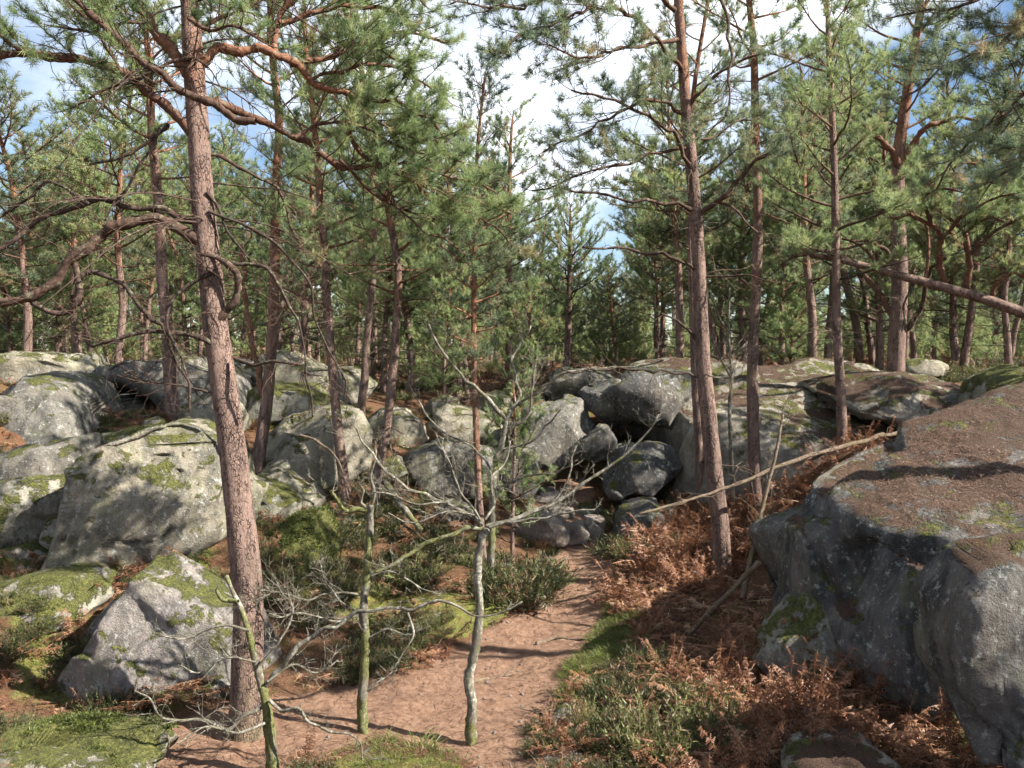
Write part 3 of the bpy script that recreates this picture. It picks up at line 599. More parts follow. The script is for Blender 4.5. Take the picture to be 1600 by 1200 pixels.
def shoot_curve(p0, d0, L, n, up, wig, rng):
    pts = [np.asarray(p0, float)]; d = norm(np.asarray(d0, float)); st = L / n
    for i in range(n):
        d = d + np.array([0, 0, up * st / max(L, .3)]) + rng.normal(size=3) * wig
        d = d / np.linalg.norm(d); pts.append(pts[-1] + d * st)
    return np.array(pts)
def at_t(pts, t):
    f = t * (len(pts) - 1); i = min(int(f), len(pts) - 2); a = f - i
    return pts[i] * (1 - a) + pts[i + 1] * a, norm(pts[i + 1] - pts[i])
class Style:
    def __init__(s, N=14, nl=.075, w=.006, dens=1.0, start=.4, sec=.5, smax=1.1, twig=.006, tuft_gap=.07, sides=3, droop=0.0, tone=.46):
        s.__dict__.update(N=N, nl=nl, w=w, dens=dens, start=start, sec=sec, smax=smax, twig=twig, gap=tuft_gap, sides=sides, droop=droop, tone=tone)
def foliate(pts, L, rng, st, wood, tf, hue=0.3):
    """side shoots with needle tufts along one branch"""
    n = max(3, int(L * (1 - st.start) / .13 * st.dens)); side = 1 if rng.random() < .5 else -1
    for k in range(n + 1):
        t = st.start + (1 - st.start) * (k + rng.uniform(-.3, .3)) / n; t = min(max(t, .02), .999)
        p, tg = at_t(pts, t); side = -side
        lat = np.cross(tg, [0, 0, 1.0]); ln = np.linalg.norm(lat)
        lat = lat / ln if ln > .1 else norm(rng.normal(size=3))
        if k == n: d = tg; ls = rng.uniform(.2, .35)
        else:
            d = tg * rng.uniform(.4, .9) + lat * side * rng.uniform(.5, 1.0) + np.array([0, 0, rng.uniform(-.25, .55) - st.droop])
            ls = (.14 + st.sec * L * (1 - t) * .9 + .12) * rng.uniform(.55, 1.15); ls = min(ls, st.smax)
        m = max(3, int(ls / .12)); sp = shoot_curve(p, d, ls, m, .5 - st.droop, .10, rng)
        tube(wood, sp, np.linspace(st.twig * (1 + .6 * ls), st.twig * .45, len(sp)), st.sides, False, ht=hue * .6)
        ns = max(2, int(ls / st.gap * 1.4)); u = np.sqrt(rng.uniform(.06, 1.0, ns)); u[-1] = 1.0
        f = u * (len(sp) - 1.001); i = f.astype(int); a = (f - i)[:, None]
        q = sp[i] * (1 - a) + sp[i + 1] * a; tt = norm(sp[i + 1] - sp[i])
        dd = norm(tt * .8 + rng.normal(size=(ns, 3)) * .55 + np.array([0, 0, .3 - st.droop * .5]))
        ll = rng.uniform(.04, .19, ns); tone = st.tone + rng.normal(0, .13)
        if rng.random() < .13: continue
        if rng.random() < .04: tone = .97
        tf.add(q, dd, ll, np.clip(rng.normal(tone, .13, ns), 0, 1))
def dead_twigs(wood, pts, L, rng, n, r=.006, ln=.5, hue=.1, droop=-.2):
    for k in range(n):
        p, tg = at_t(pts, rng.uniform(.15, .98)); d = tg * .6 + rng.normal(size=3) * .7 + np.array([0, 0, droop * .3])
        l = ln * rng.uniform(.35, 1.2); q = shoot_curve(p, d, l, 5, droop, .22, rng)
        tube(wood, q, np.linspace(r, r * .45, len(q)), 3, False, ht=hue)
        for _ in range(rng.integers(0, 4)):
            p2, t2 = at_t(q, rng.uniform(.3, .95)); q2 = shoot_curve(p2, t2 * .6 + rng.normal(size=3) * .6, l * rng.uniform(.2, .5), 3, droop, .2, rng)
            tube(wood, q2, np.linspace(r * .6, r * .35, len(q2)), 3, False, ht=hue)

def trunk_mesh(pts, rad, sides, seed, hts, mos, knob=.04):
    m = MB(); ring = tube(m, pts, rad, sides, True, ht=hts, mo=mos)
    v = m.v[0]; n = len(pts) * sides
    nr = ring.reshape(-1, 3); rr = np.repeat(rad, sides)
    q = v[:n] * np.array([1, 1, .35])
    dsp = rr * (knob * 1.6 * fbm(v[:n] * 1.6 + seed, 2, seed) + knob * fbm(q * 16, 2, seed + 1)) 
    v[:n] += nr * dsp[:, None]
    return m
BASES = []
def bake(mb, name, mat, parent, origin, smooth=True):
    return mb.obj(name, mat, parent, origin, smooth)

def pine(name, label, trunk_px, Y, w_px, top_z, crown, style, seed, nbr=26, blen=(1.2, 2.4), lean_y=0.0, sides=14, orange=.55, moss=0.0,
         needle='needle', dead=8, limbs=(), group=None, shape=None, up=.35, base_up=.15, flare=1.35, sink=.12, dlen=.8, dmat='dead'):
    """trunk follows photo pixels at depth Y, then runs up to top_z; crown = (first height fraction, last)"""
    rng = np.random.default_rng(seed)
    pts = [P(x, y, Y + lean_y * k) for k, (x, y) in enumerate(trunk_px)]
    z0 = zg(pts[0][0], pts[0][1])[0]
    pts[0] = np.array([pts[0][0], pts[0][1], min(pts[0][2], z0)]) - np.array([0, 0, sink])
    d = norm(pts[-1] - pts[max(0, len(pts) - 3)]); d = norm(d * .6 + np.array([0, 0, .7]))
    while pts[-1][2] < top_z - .05:
        st = min(.9, top_z - pts[-1][2] + .02); d = norm(d + rng.normal(size=3) * np.array([.06, .06, 0]) + np.array([0, 0, .05])); pts.append(pts[-1] + d * st / max(d[2], .5))
    H = top_z - pts[0][2]
    n = max(12, int(H / (.10 if sides > 16 else .22))); tp = spline(pts, n)
    hf = np.clip((tp[:, 2] - pts[0][2]) / H, 0, 1)
    r0 = w_px / 2 / F * Y
    rad = r0 * (1 - hf) ** .6 * .94 + .012; rad *= 1 + (flare - 1) * np.exp(-(tp[:, 2] - pts[0][2]) / (r0 * 2.2))
    base = pts[0].copy(); root = empty(name, base); BASES.append((base, r0))
    hts = np.clip(hf * 1.5 - .75 + orange, 0, 1)
    bake(trunk_mesh(tp, rad, sides, seed, hts, moss * np.exp(-(tp[:, 2] - base[2]) / .5)), 'trunk', M['bark'], root, base)
    tf = Tufts(); cw = MB()
    def rad_at(z): return np.interp(z, tp[:, 2], rad)
    if crown is not None:
        h0, h1 = crown; ang = rng.uniform(0, 6.28)
        for k in range(nbr):
            f = h0 + (h1 - h0) * (k + rng.uniform(0, .8)) / nbr; z = base[2] + f * H
            i = np.searchsorted(tp[:, 2], z); i = min(max(i, 1), n - 1); p = tp[i]
            ang += 2.4 + rng.normal(0, .35); u = (f - h0) / (h1 - h0 + 1e-6)
            sh = shape(u) if shape else (0.55 + 1.0 * u if u < .35 else 1.0) * (1 - max(0, u - .35) / .65 * .72)
            L = rng.uniform(*blen) * sh
            d = np.array([math.cos(ang), math.sin(ang), base_up + .75 * u + rng.normal(0, .12)])
            bp = shoot_curve(p, d, L, max(5, int(L / .2)), up, .09, rng)
            wd = MB(); rb = min(rad_at(z) * .42, .012 + .014 * L)
            tube(wd, bp, np.linspace(rb, .006, len(bp)), 6, False, ht=np.clip(hf[i] * 1.2 - .6 + orange, 0, .9))
            foliate(bp, L, rng, style, wd, tf)
            bake(wd, 'branch', M['twig'], root, base)
    for k in range(dead):
        f = rng.uniform(.14 if dlen < 1.5 else .4, crown[0] + .1 if crown else .7); z = base[2] + f * H; i = min(np.searchsorted(tp[:, 2], z), n - 1); a = rng.uniform(0, 6.28)
        L = dlen * rng.uniform(.3, 1.2); bp = shoot_curve(tp[i], [math.cos(a), math.sin(a), rng.uniform(-.2, .35)], L, 6, -.35, .13, rng)
        wd = MB(); tube(wd, bp, np.linspace(.011, .004, len(bp)), 5, False, ht=.05); dead_twigs(wd, bp, L, rng, int(4 + 4 * L), .005, .3 + .15 * L)
        bake(wd, 'dead_branch', M[dmat], root, base)
    for lb in limbs:               # limbs traced along the photo: (pixels, Y start, Y end, width start, end, orange, foliage length start or None, twigs)
        px, ya, yb, wa, wb, og, fol, ntw = lb
        q = spline([P(x, y, ya + (yb - ya) * k / (len(px) - 1)) for k, (x, y) in enumerate(px)], max(14, len(px) * 9))
        L = np.linalg.norm(np.diff(q, axis=0), axis=1).sum(); wd = MB()
        kn = max(4, int(L / .17)); jt = rng.normal(0, 1, (kn, 3)) * np.array([.022, .022, .026]); jt[0] = 0
        q = q + np.stack([np.interp(np.linspace(0, 1, len(q)), np.linspace(0, 1, kn), jt[:, c]) for c in range(3)], 1)
        ra = np.linspace(wa / 2 / F * ya, wb / 2 / F * yb, len(q)); ra = ra * (1 + .35 * fbm(q * 11, 2, 3))
        rg_ = tube(wd, q, ra, 9, True, ht=og * .75); vv_ = wd.v[0]; k_ = len(q) * 9; vv_[:k_] += rg_.reshape(-1, 3) * (np.repeat(ra, 9) * .35 * fbm(vv_[:k_] * 22, 2, seed))[:, None]; dead_twigs(wd, q, L, rng, int(ntw * 1.8), .005, .55)
        if fol is not None:
            st = Style(**style.__dict__ | {}) if False else style
            old = st.start; st.start = fol; foliate(q, L, rng, st, wd, tf); st.start = old
        bake(wd, 'branch', M['twig'], root, base)
    if tf.p:
        fm = MB(); tf.needles(fm, style.N, style.nl, style.w, rng); bake(fm, 'crown', M[needle], root, base, False)
    tag(root, label, 'tree', group)
    return root

HERO = dict(N=34, nl=.085, w=.005, dens=1.7, twig=.006, tuft_gap=.05)
# the big pine in front, left of centre
big = pine('pine_tree', 'big leaning pine with thick scaly trunk and crooked limbs, nearest on the left',
  [(384,1188),(386,1060),(388,950),(380,850),(368,740),(352,620),(338,520),(328,420),(318,330),(312,240),(306,150),(300,60),(292,-40)], 8.3, 50, 11.0,
  (.86, 1.0), Style(**HERO, start=.25, sec=.45, tone=.40), 101, nbr=5, blen=(1.2, 2.2), sides=40, orange=.22, moss=.9, needle='needle', dead=34, dlen=1.9, dmat='twig', flare=1.55,
  limbs=[
   ([(306,215),(290,200),(240,150),(190,115),(130,95),(60,85),(0,88),(-60,80)], 8.3, 8.0, 17, 9, .35, .55, 14),
   ([(400,190),(336,168),(280,140),(220,95),(170,52),(130,15),(95,-25)], 7.9, 7.6, 12, 9, .15, .6, 10),
   ([(302,125),(285,100),(262,72),(238,38),(212,-5),(190,-60)], 8.3, 8.5, 19, 14, .9, .35, 6),
   ([(316,100),(345,84),(385,80),(430,84),(455,100),(482,127),(512,142),(545,150),(560,165)], 8.3, 8.9, 15, 8, .85, .6, 8),
   ([(430,84),(428,60),(436,35),(452,8),(470,-40)], 8.6, 8.9, 11, 8, .75, .3, 5),
   ([(545,150),(548,185),(546,215),(575,250),(620,275),(665,305)], 8.95, 9.4, 9, 5, .45, .35, 8),
   ([(318,158),(360,172),(410,190),(460,215),(530,250),(600,264),(660,282),(740,308),(800,328)], 8.3, 9.8, 13, 4, .4, .38, 10),
   ([(455,100),(510,90),(570,70),(630,50),(690,60)], 8.6, 9.6, 9, 4, .6, .15, 4),
   ([(436,35),(490,20),(550,10),(610,20),(660,50)], 8.7, 9.5, 8, 4, .6, .1, 4),
   ([(512,142),(560,150),(620,160),(680,190),(705,220)], 8.8, 9.7, 7, 4, .5, .1, 4),
   ([(530,250),(580,300),(640,330),(700,340)], 9.0, 9.8, 6, 3, .3, .25, 6),
   ([(452,8),(500,-30),(560,-40),(620,-20),(670,10)], 8.9, 9.4, 7, 3, .5, .1, 3), ([(482,127),(530,110),(590,105),(650,120),(700,150)], 8.8, 9.3, 6, 3, .5, .05, 3),
   ([(545,150),(590,190),(640,210),(690,230),(720,260)], 8.9, 9.6, 6, 3, .4, .1, 4), ([(460,215),(500,190),(560,195),(610,215),(660,240)], 8.7, 9.2, 6, 3, .3, .1, 4),
   ([(510,90),(560,60),(600,80),(650,95)], 8.7, 9.0, 5, 3, .5, .0, 3), ([(660,282),(720,330),(770,350),(800,380)], 9.4, 9.9, 4, 2.5, .3, .0, 3), ([(600,264),(620,320),(680,370),(720,390)], 9.2, 9.6, 4, 2.5, .3, .1, 4),
   ([(600,264),(660,262),(720,280),(770,300)], 9.3, 10.0, 5, 3, .3, .1, 3),
   ([(334,395),(290,358),(240,344),(200,350),(150,370),(112,400),(82,438),(42,462),(0,468),(-50,470)], 8.3, 7.7, 19, 12, .12, None, 16),
   ([(112,398),(124,425),(126,452),(112,480),(88,482),(48,464)], 8.0, 7.85, 11, 8, .05, None, 6),
   ([(118,440),(140,420),(180,438),(220,470),(248,510),(270,550),(290,590),(300,632)], 8.0, 8.1, 8, 4, .0, None, 16),
   ([(316,345),(250,326),(190,318),(130,320),(80,336),(40,366),(0,402),(-30,420)], 8.3, 8.0, 11, 6, .05, None, 12),
   ([(140,320),(96,292),(50,300),(12,334),(-20,345)], 8.05, 8.0, 6, 3, .0, None, 8),
   ([(262,195),(255,205),(210,240),(142,265)], 8.3, 8.2, 6, 3, .0, None, 6), ([(250,200),(222,250),(190,305),(160,345)], 8.2, 8.1, 5, 3, .0, None, 4),
   ([(347,545),(310,527),(270,520),(220,515),(150,536)], 8.25, 8.0, 9, 5, .0, None, 8),
   ([(336,425),(300,440),(270,470),(262,520),(290,590)], 8.2, 8.0, 6, 3, .0, None, 8),
   ([(340,500),(365,460),(372,430),(340,400),(310,395)], 8.25, 8.1, 13, 7, .1, None, 4),
   ([(330,400),(370,415),(420,430),(450,470),(470,530),(482,590),(488,650)], 8.2, 8.2, 6, 3, .0, None, 12),
   ([(325,330),(380,345),(430,380),(480,440),(495,500),(520,560),(545,620)], 8.2, 8.5, 5, 2.5, .0, None, 14),
   ([(322,300),(345,330),(375,380),(400,410),(430,420)], 8.2, 8.3, 5, 3, .0, None, 8),
   ([(366,560),(410,563),(465,570)], 8.2, 8.0, 6, 4, .0, None, 3),
   ([(352,620),(300,610),(240,600),(180,590)], 8.25, 8.1, 4, 2.5, .0, None, 10),
   ([(312,240),(360,250),(410,280),(450,330),(470,380)], 8.3, 8.7, 6, 3, .1, .45, 12),
   ([(300,60),(340,30),(400,10),(450,-20)], 8.3, 8.7, 7, 4, .3, .2, 6),
   ([(300,90),(270,100),(225,115),(175,130),(130,160)], 8.2, 7.9, 6, 3, .2, .2, 8),
   ([(190,115),(180,80),(150,40),(110,10)], 8.1, 8.0, 6, 3, .2, .2, 6), ([(296,30),(330,50),(370,40),(410,60)], 8.1, 8.0, 6, 3, .2, .1, 6),
   ([(240,38),(200,40),(150,50),(90,40)], 8.4, 8.2, 6, 3, .3, .1, 6), ([(60,85),(20,70),(-20,40)], 8, 7.9, 6, 4, .2, .2, 6)])
# the main pine on the right of the path
MID = dict(N=22, nl=.095, w=.0078, dens=1.3, twig=.006, tuft_gap=.052)
pine('pine_tree', 'tall slightly bent pine standing in bracken right of the path',
  [(1128,908),(1126,830),(1116,740),(1106,640),(1098,560),(1094,470),(1090,380),(1083,290),(1075,200),(1067,100),(1060,0),(1054,-120)], 13.0, 27, 13.0,
  (.72, 1.0), Style(**MID, start=.3, droop=.1), 111, nbr=18, blen=(1.4, 2.6), sides=26, orange=.28, needle='needle_dark', dead=10, moss=.3,
  limbs=[
   ([(1068,178),(1040,160),(1000,158),(950,185),(900,215),(850,235)], 13, 11.5, 6, 2.5, .3, .35, 8),
   ([(1082,278),(1060,225),(1030,195),(990,170),(940,150),(890,140)], 13, 12, 7, 3, .2, .4, 8),
   ([(1078,232),(1030,235),(980,250),(920,270),(870,290),(830,300)], 13, 12, 6, 2.5, .2, .3, 8),
   ([(1090,330),(1040,318),(980,312),(920,300),(880,300)], 13, 12.2, 6, 3, .1, None, 10),
   ([(1093,430),(1060,405),(1010,398),(960,388),(910,385)], 13, 12.4, 6, 3, .1, None, 10),
   ([(1088,340),(1120,312),(1160,275),(1200,240),(1230,215)], 13, 12.3, 9, 4, .2, .55, 8),
   ([(1092,335),(1125,318),(1155,335),(1182,365)], 13, 12.5, 5, 2.5, .2, None, 8),
   ([(1097,433),(1150,432),(1195,440)], 13, 12.5, 4, 2, .1, None, 5),
   ([(1092,540),(1060,500),(1035,490)], 13, 12.6, 5, 3, .0, None, 5),
   ([(1068,120),(1030,60),(980,20),(930,10),(870,35),(800,60),(775,90)], 13, 10.6, 7, 2.5, .3, .3, 8),
   ([(1060,20),(1010,-30),(950,-50),(880,-20),(820,10),(760,10),(700,5)], 13, 10.4, 8, 2.5, .3, .35, 8),
   ([(1062,60),(1000,70),(950,80),(900,85),(850,70)], 13, 11, 6, 2.5, .3, .3, 8),
   ([(1072,170),(1110,130),(1150,100),(1200,80)], 13, 12.5, 6, 3, .3, .3, 6),
   ([(1058,-70),(1095,-50),(1126,0),(1140,60),(1143,120),(1136,175),(1110,208)], 12.9, 11.5, 6, 3, .1, .7, 10),
   ([(1076,215),(1110,215),(1150,190),(1190,185)], 13, 13.5, 4, 2, .2, .5, 6),
   ([(1100,590),(1060,580),(1000,580),(940,578),(880,582)], 13, 12.2, 4, 3, .0, None, 6)])
pine('pine_tree', 'straight slender pine with orange upper trunk, second right of the path',
  [(1185,840),(1178,700),(1176,560),(1182,440),(1184,330),(1180,200),(1178,80)], 15.0, 19, 13.0, (.66, 1.0), Style(**MID, start=.35), 112, nbr=22, blen=(1.2, 2.2), sides=20, orange=.5, dead=14, dlen=1.3)
pine('pine_tree', 'thin dark pine close behind the tall bent pine', [(1096,818),(1092,700),(1086,600),(1082,470),(1078,360)], 16.2, 13, 12.0, (.5, 1.0), Style(**MID, start=.3), 113, nbr=24, blen=(1.0, 1.9), orange=.4, dead=8, needle='needle_dark')
pine('pine_tree', 'dark slender pine rising behind the huge boulder', [(1318,700),(1314,620),(1308,520),(1306,400),(1304,280),(1300,180)], 14.2, 15, 11.0, (.36, 1.0), Style(**MID, start=.35), 114, nbr=34, blen=(1.2, 2.2), sides=18, orange=.15, dead=10, needle='needle')
pine('pine_tree', 'stout forked pine standing on the mossy ledge', [(1398,586),(1402,520),(1406,440),(1404,340),(1404,250)], 18.0, 29, 12.3, (.62, 1.0), Style(**MID, start=.4), 115, nbr=24, blen=(1.5, 2.6), sides=26, orange=.35, dead=8, up=.2, base_up=.3,
  limbs=[([(1403,265),(1390,235),(1372,215),(1350,190)], 18, 17.5, 12, 5, .6, .4, 4), ([(1405,260),(1425,225),(1450,200),(1490,185),(1530,190)], 18, 17.3, 11, 4, .6, .4, 4),
         ([(1406,320),(1440,300),(1470,270),(1520,255)], 18, 17, 9, 4, .7, .5, 5), ([(1400,400),(1370,380),(1330,375)], 18, 17.4, 7, 3, .2, .4, 5),
         ([(1408,520),(1440,480),(1450,430),(1480,400)], 18, 17, 9, 4, .1, .7, 10), ([(1398,500),(1380,470),(1350,430),(1330,400)], 18, 18.6, 12, 5, .4, .6, 10)])
pine('leaning_pine_tree', 'pine leaning in from the edge with mossy trunk almost level over the slab',
  [(1960,640),(1800,562),(1620,497),(1540,468),(1460,445),(1380,424),(1310,405),(1262,396)], 13.6, 27, 6.0, None, Style(**MID, start=.3), 116, sides=20, orange=-.3, moss=0, dead=0, lean_y=.12, flare=1.0,
  limbs=[([(1476,448),(1466,400),(1470,375),(1455,350),(1420,335),(1390,340)], 14.2, 13.6, 10, 4, .6, .3, 6), ([(1512,458),(1513,405),(1506,365),(1480,335),(1460,325)], 14.1, 13.7, 11, 4, .5, .35, 6),
         ([(1445,440),(1450,400),(1452,370),(1440,345),(1400,318)], 14.2, 14.6, 6, 3, .7, .3, 5), ([(1512,400),(1550,365),(1590,340),(1640,330)], 14.0, 13.2, 7, 3, .2, .3, 6),
         ([(1550,470),(1556,440),(1580,425),(1600,430),(1640,400)], 14, 13.4, 7, 4, .6, .3, 5), ([(1330,410),(1300,395),(1260,395),(1220,410)], 14.5, 14.6, 7, 3, .3, .2, 8),
         ([(1380,424),(1350,385),(1310,370),(1280,350)], 14.3, 14.8, 6, 3, .3, .2, 8), ([(1470,375),(1500,340),(1540,315),(1590,300)], 13.8, 13, 6, 3, .3, .1, 5),
         ([(1455,350),(1440,310),(1470,295),(1510,300)], 13.7, 13.2, 6, 3, .3, .0, 4), ([(1430,438),(1415,470),(1405,520)], 14.2, 14, 4, 2, .0, None, 6), ([(1506,365),(1540,345),(1570,350)], 13.8, 13.3, 5, 3, .3, .0, 4)])
# pine out of frame on the right whose boughs hang into the corner
pine('pine_tree', 'near pine whose dark boughs hang into the top corner', [(2050,1000),(2040,700),(2030,400),(2020,100)], 8.5, 44, 11.0, (.7, 1.0), Style(**HERO, start=.3, droop=.1), 117, nbr=12, blen=(1.6, 2.6), sides=18, orange=.4, needle='needle_dark', dead=0,
  limbs=[([(2025,120),(1850,20),(1740,10),(1650,30),(1570,55),(1500,90),(1420,150)], 8.5, 8.0, 14, 3, .1, .45, 6), ([(2030,250),(1850,120),(1700,110),(1620,140),(1560,185),(1500,240),(1470,290)], 8.5, 8.2, 13, 3, .1, .5, 6),
         ([(2020,60),(1850,-60),(1700,-60),(1580,-20),(1480,10),(1400,20)], 8.5, 8.6, 12, 3, .1, .4, 6), ([(2030,200),(1800,150),(1680,200),(1600,250),(1540,300)], 8.5, 7.8, 10, 3, .1, .45, 6)])
# slender pines on the left bank
pine('pine_tree', 'pine with bare trunk at the cave mouth behind the crooked limbs', [(272,668),(266,600),(262,520),(254,440),(250,360)], 15.6, 20, 11.5, (.52, 1.0), Style(**MID, start=.3), 121, nbr=26, blen=(1.4, 2.6), sides=18, orange=.5, dead=10)
pine('pine_tree', 'sinuous orange pine just behind the big trunk', [(398,745),(408,690),(418,620),(424,540),(428,460),(430,380),(432,280),(436,190)], 14.6, 19, 12.0, (.62, 1.0), Style(**MID, start=.3), 122, nbr=24, blen=(1.3, 2.5), sides=20, orange=.8, dead=8,
  limbs=[([(416,640),(400,560),(388,500),(380,440),(376,380)], 14.6, 14.9, 11, 6, .7, None, 5), ([(430,450),(470,465),(520,480)], 14.6, 14, 5, 3, .5, None, 5)])
pine('pine_tree', 'slender grey-barked pine rising beside the shadow-striped boulder', [(546,795),(536,740),(526,650),(518,560),(511,480),(508,400)], 14.2, 16, 10.5, (.43, 1.0), Style(**MID, start=.25), 123, nbr=32, blen=(1.1, 2.1), sides=18, orange=.45, dead=12)
pine('pine_tree', 'curved slender pine in front of the bright pale rock', [(566,668),(564,640),(570,590),(572,540),(578,480),(584,420)], 18.0, 13, 10.0, (.34, 1.0), Style(**MID, start=.25), 124, nbr=28, blen=(1.1, 2.0), orange=.4, dead=8)
pine('pine_tree', 'slim pine leaning right beside the mossy stump sapling', [(582,802),(590,740),(602,680),(612,600),(618,520),(622,430)], 14.2, 15, 10.0, (.40, 1.0), Style(**MID, start=.25), 125, nbr=30, blen=(1.1, 2.0), sides=18, orange=.45, dead=12)
pine('pine_tree', 'very thin orange young pine in line with the lichened sapling', [(757,898),(750,800),(745,700),(742,600),(740,500),(742,400)], 13.6, 11, 8.4, (.42, 1.0), Style(**MID, start=.15), 126, nbr=30, blen=(.6, 1.2), orange=.85, dead=14, dlen=.6, needle='needle_dark')
pine('pine_tree', 'pale-barked pine in the gap beside the pale skyline rock', [(716,630),(718,590),(720,520)], 22.5, 11, 9.5, (.3, 1.0), Style(**MID, start=.2), 127, nbr=26, blen=(.9, 1.7), orange=.25, dead=10)
pine('pine_tree', 'pine with pointed crown standing up into the sky gap', [(796,610),(796,520),(795,420),(796,300)], 25.5, 14, 11.2, (.34, 1.0), Style(**MID, start=.2), 128, nbr=34, blen=(1.1, 2.1), orange=.5, dead=10)
pine('pine_tree', 'dark-trunked pine behind the flat-topped block', [(886,596),(888,500),(890,430)], 27.0, 13, 8.6, (.38, 1.0), Style(**MID, start=.2), 129, nbr=30, blen=(1.1, 2.1), orange=.1, dead=8)
pine('pine_tree', 'thin pine left of the cave under the looping limb', [(118,560),(116,520),(114,470)], 24, 11, 9.8, (.3, 1.0), Style(**MID, start=.2), 130, nbr=28, blen=(1.3, 2.3), orange=.5, dead=6)

# ------------------------------------------------------------------ the wood behind: a few grown pines, copied
def far_variant(k):
    rng = np.random.default_rng(900 + k); H = 9.0
    pts = [np.zeros(3)]; d = np.array([rng.normal(0, .05), rng.normal(0, .05), 1.0])
    while pts[-1][2] < H: d = norm(d + rng.normal(size=3) * np.array([.05, .05, 0])); pts.append(pts[-1] + d * .7)
    tp = spline(pts, 40); hf = tp[:, 2] / tp[-1, 2]; rad = .105 * (1 - hf) ** .8 + .012
    tm = trunk_mesh(tp, rad * (1 + .4 * np.exp(-tp[:, 2] / .2)), 10, k, np.clip(hf * 1.5 - .75 + rng.uniform(.2, .7), 0, 1), 0)
    st = Style(N=12, nl=.13, w=.0165, dens=1.0, twig=.007, start=.2, sec=.5, tone=rng.uniform(.38, .58), tuft_gap=.062); wd = MB(); tf = Tufts()
    h0 = rng.uniform(.14, .38); nb = 40; ang = 0
    for b in range(nb):
        u = (b + rng.uniform(0, .8)) / nb; f = h0 + (1 - h0) * u; i = min(int(f * 39), 38); ang += 2.4 + rng.normal(0, .4)
        L = rng.uniform(1.3, 2.4) * ((.6 + u) if u < .4 else 1.0) * (1 - max(0, u - .4) / .6 * .75)
        bp = shoot_curve(tp[i], [math.cos(ang), math.sin(ang), .1 + .8 * u + rng.normal(0, .15)], L, 7, .35, .1, rng)
        tube(wd, bp, np.linspace(.03, .007, len(bp)), 5, False, ht=.25); foliate(bp, L, rng, st, wd, tf)
    for b in range(12):
        f = rng.uniform(.12, h0 + .1); i = int(f * 39); a = rng.uniform(0, 6.28)
        bp = shoot_curve(tp[i], [math.cos(a), math.sin(a), rng.uniform(-.2, .3)], rng.uniform(.5, 1.6), 6, -.3, .12, rng)
        tube(wd, bp, np.linspace(.013, .005, len(bp)), 4, False, ht=.0)
    fm = MB(); tf.needles(fm, st.N, st.nl, st.w, rng)
    return (tm.mesh('far_trunk', M['bark']), wd.mesh('far_branches', M['twig']), fm.mesh('far_crown', M['needle' if k % 3 else 'needle_dark'], False))
FARV = [far_variant(k) for k in range(7)]
def far_pine(x, y, h, k, rz, label, group, wide=1.0, name='pine_tree'):
    root = empty(name, (x, y, zg(x, y)[0] - .1)); s = h / 9.0
    root.scale = (s ** .5 * wide, s ** .5 * wide, s); root.rotation_euler = (0, 0, rz)
    for nm, me in zip(('trunk', 'branches', 'crown'), FARV[k]):
        o = bpy.data.objects.new(nm, me); COL.objects.link(o); o.parent = root
        if nm == 'branches': o['kind'] = 'stuff'
    return tag(root, label, 'tree', group)
PROF_X = [-300, 0, 100, 300, 480, 620, 690, 730, 770, 850, 890, 905, 940, 970, 1000, 1100, 1200, 1300, 1400, 1500, 1600, 1900]
PROF_Y = [150, 200, 170, 140, 200, 260, 300, 260, 230, 300, 320, 390, 420, 290, 230, 180, 120, 60, 40, 60, 90, 60]
rng = np.random.default_rng(77); placed = []; tries = 0
def try_far(n, ylo, yhi, gap, label, group, jit):
    global tries
    c = 0; tries = 0
    while c < n and tries < n * 60:
        tries += 1
        Y = rng.uniform(ylo, yhi); px = rng.uniform(-120, 1720); X = (px - 800) / F * Y
        if any((X - a) ** 2 + (Y - b) ** 2 < gap * gap for a, b in placed): continue
        tp = np.interp(px, PROF_X, PROF_Y) + rng.uniform(0, jit); zt = 4 + (HOR - tp) / F * Y
        h = min(zt - zg(X, Y)[0], rng.uniform(8.5, 12.5))
        if h < 4: continue
        placed.append((X, Y)); c += 1
        o = far_pine(X, Y, h, int(rng.integers(0, 7)), rng.uniform(0, 6.28), label, group)
        if FIRST is not None: FIRST.append((px, o))
FIRST = []
try_far(46, 22.5, 33, 1.5, 'pine', 'pines in the first rows of the wood', 170)
LAND = [(110, 'above the pale ridge rocks'), (260, 'above the cave roof block'), (420, 'behind the big pine trunk'), (560, 'above the ledge slabs'), (700, 'above the bright pale rock'), (830, 'behind the young pines'), (960, 'above the flat-topped block'),
        (1100, 'above the overhanging block'), (1200, 'behind the straight slender pine'), (1330, 'above the moss bank'), (1480, 'behind the stout forked pine'), (9999, 'behind the huge boulder')]
cnt = {}
for px, o in sorted(FIRST, key=lambda q: q[0]):
    pl = next(t for x, t in LAND if px < x); cnt[pl] = cnt.get(pl, 0) + 1
    o['label'] = ['first', 'second', 'third', 'fourth', 'fifth', 'sixth', 'seventh', 'eighth', 'ninth', 'tenth', 'eleventh', 'twelfth'][min(cnt[pl], 12) - 1] + ' pine from the left in the wood ' + pl
FIRST = None
try_far(70, 33, 58, 1.6, 'small slender pine deep in the wood behind the rocks', 'pines deep in the wood', 150)
try_far(90, 58, 120, 2.0, 'tiny far pine at the back of the wood', 'pines at the back of the wood', 130)
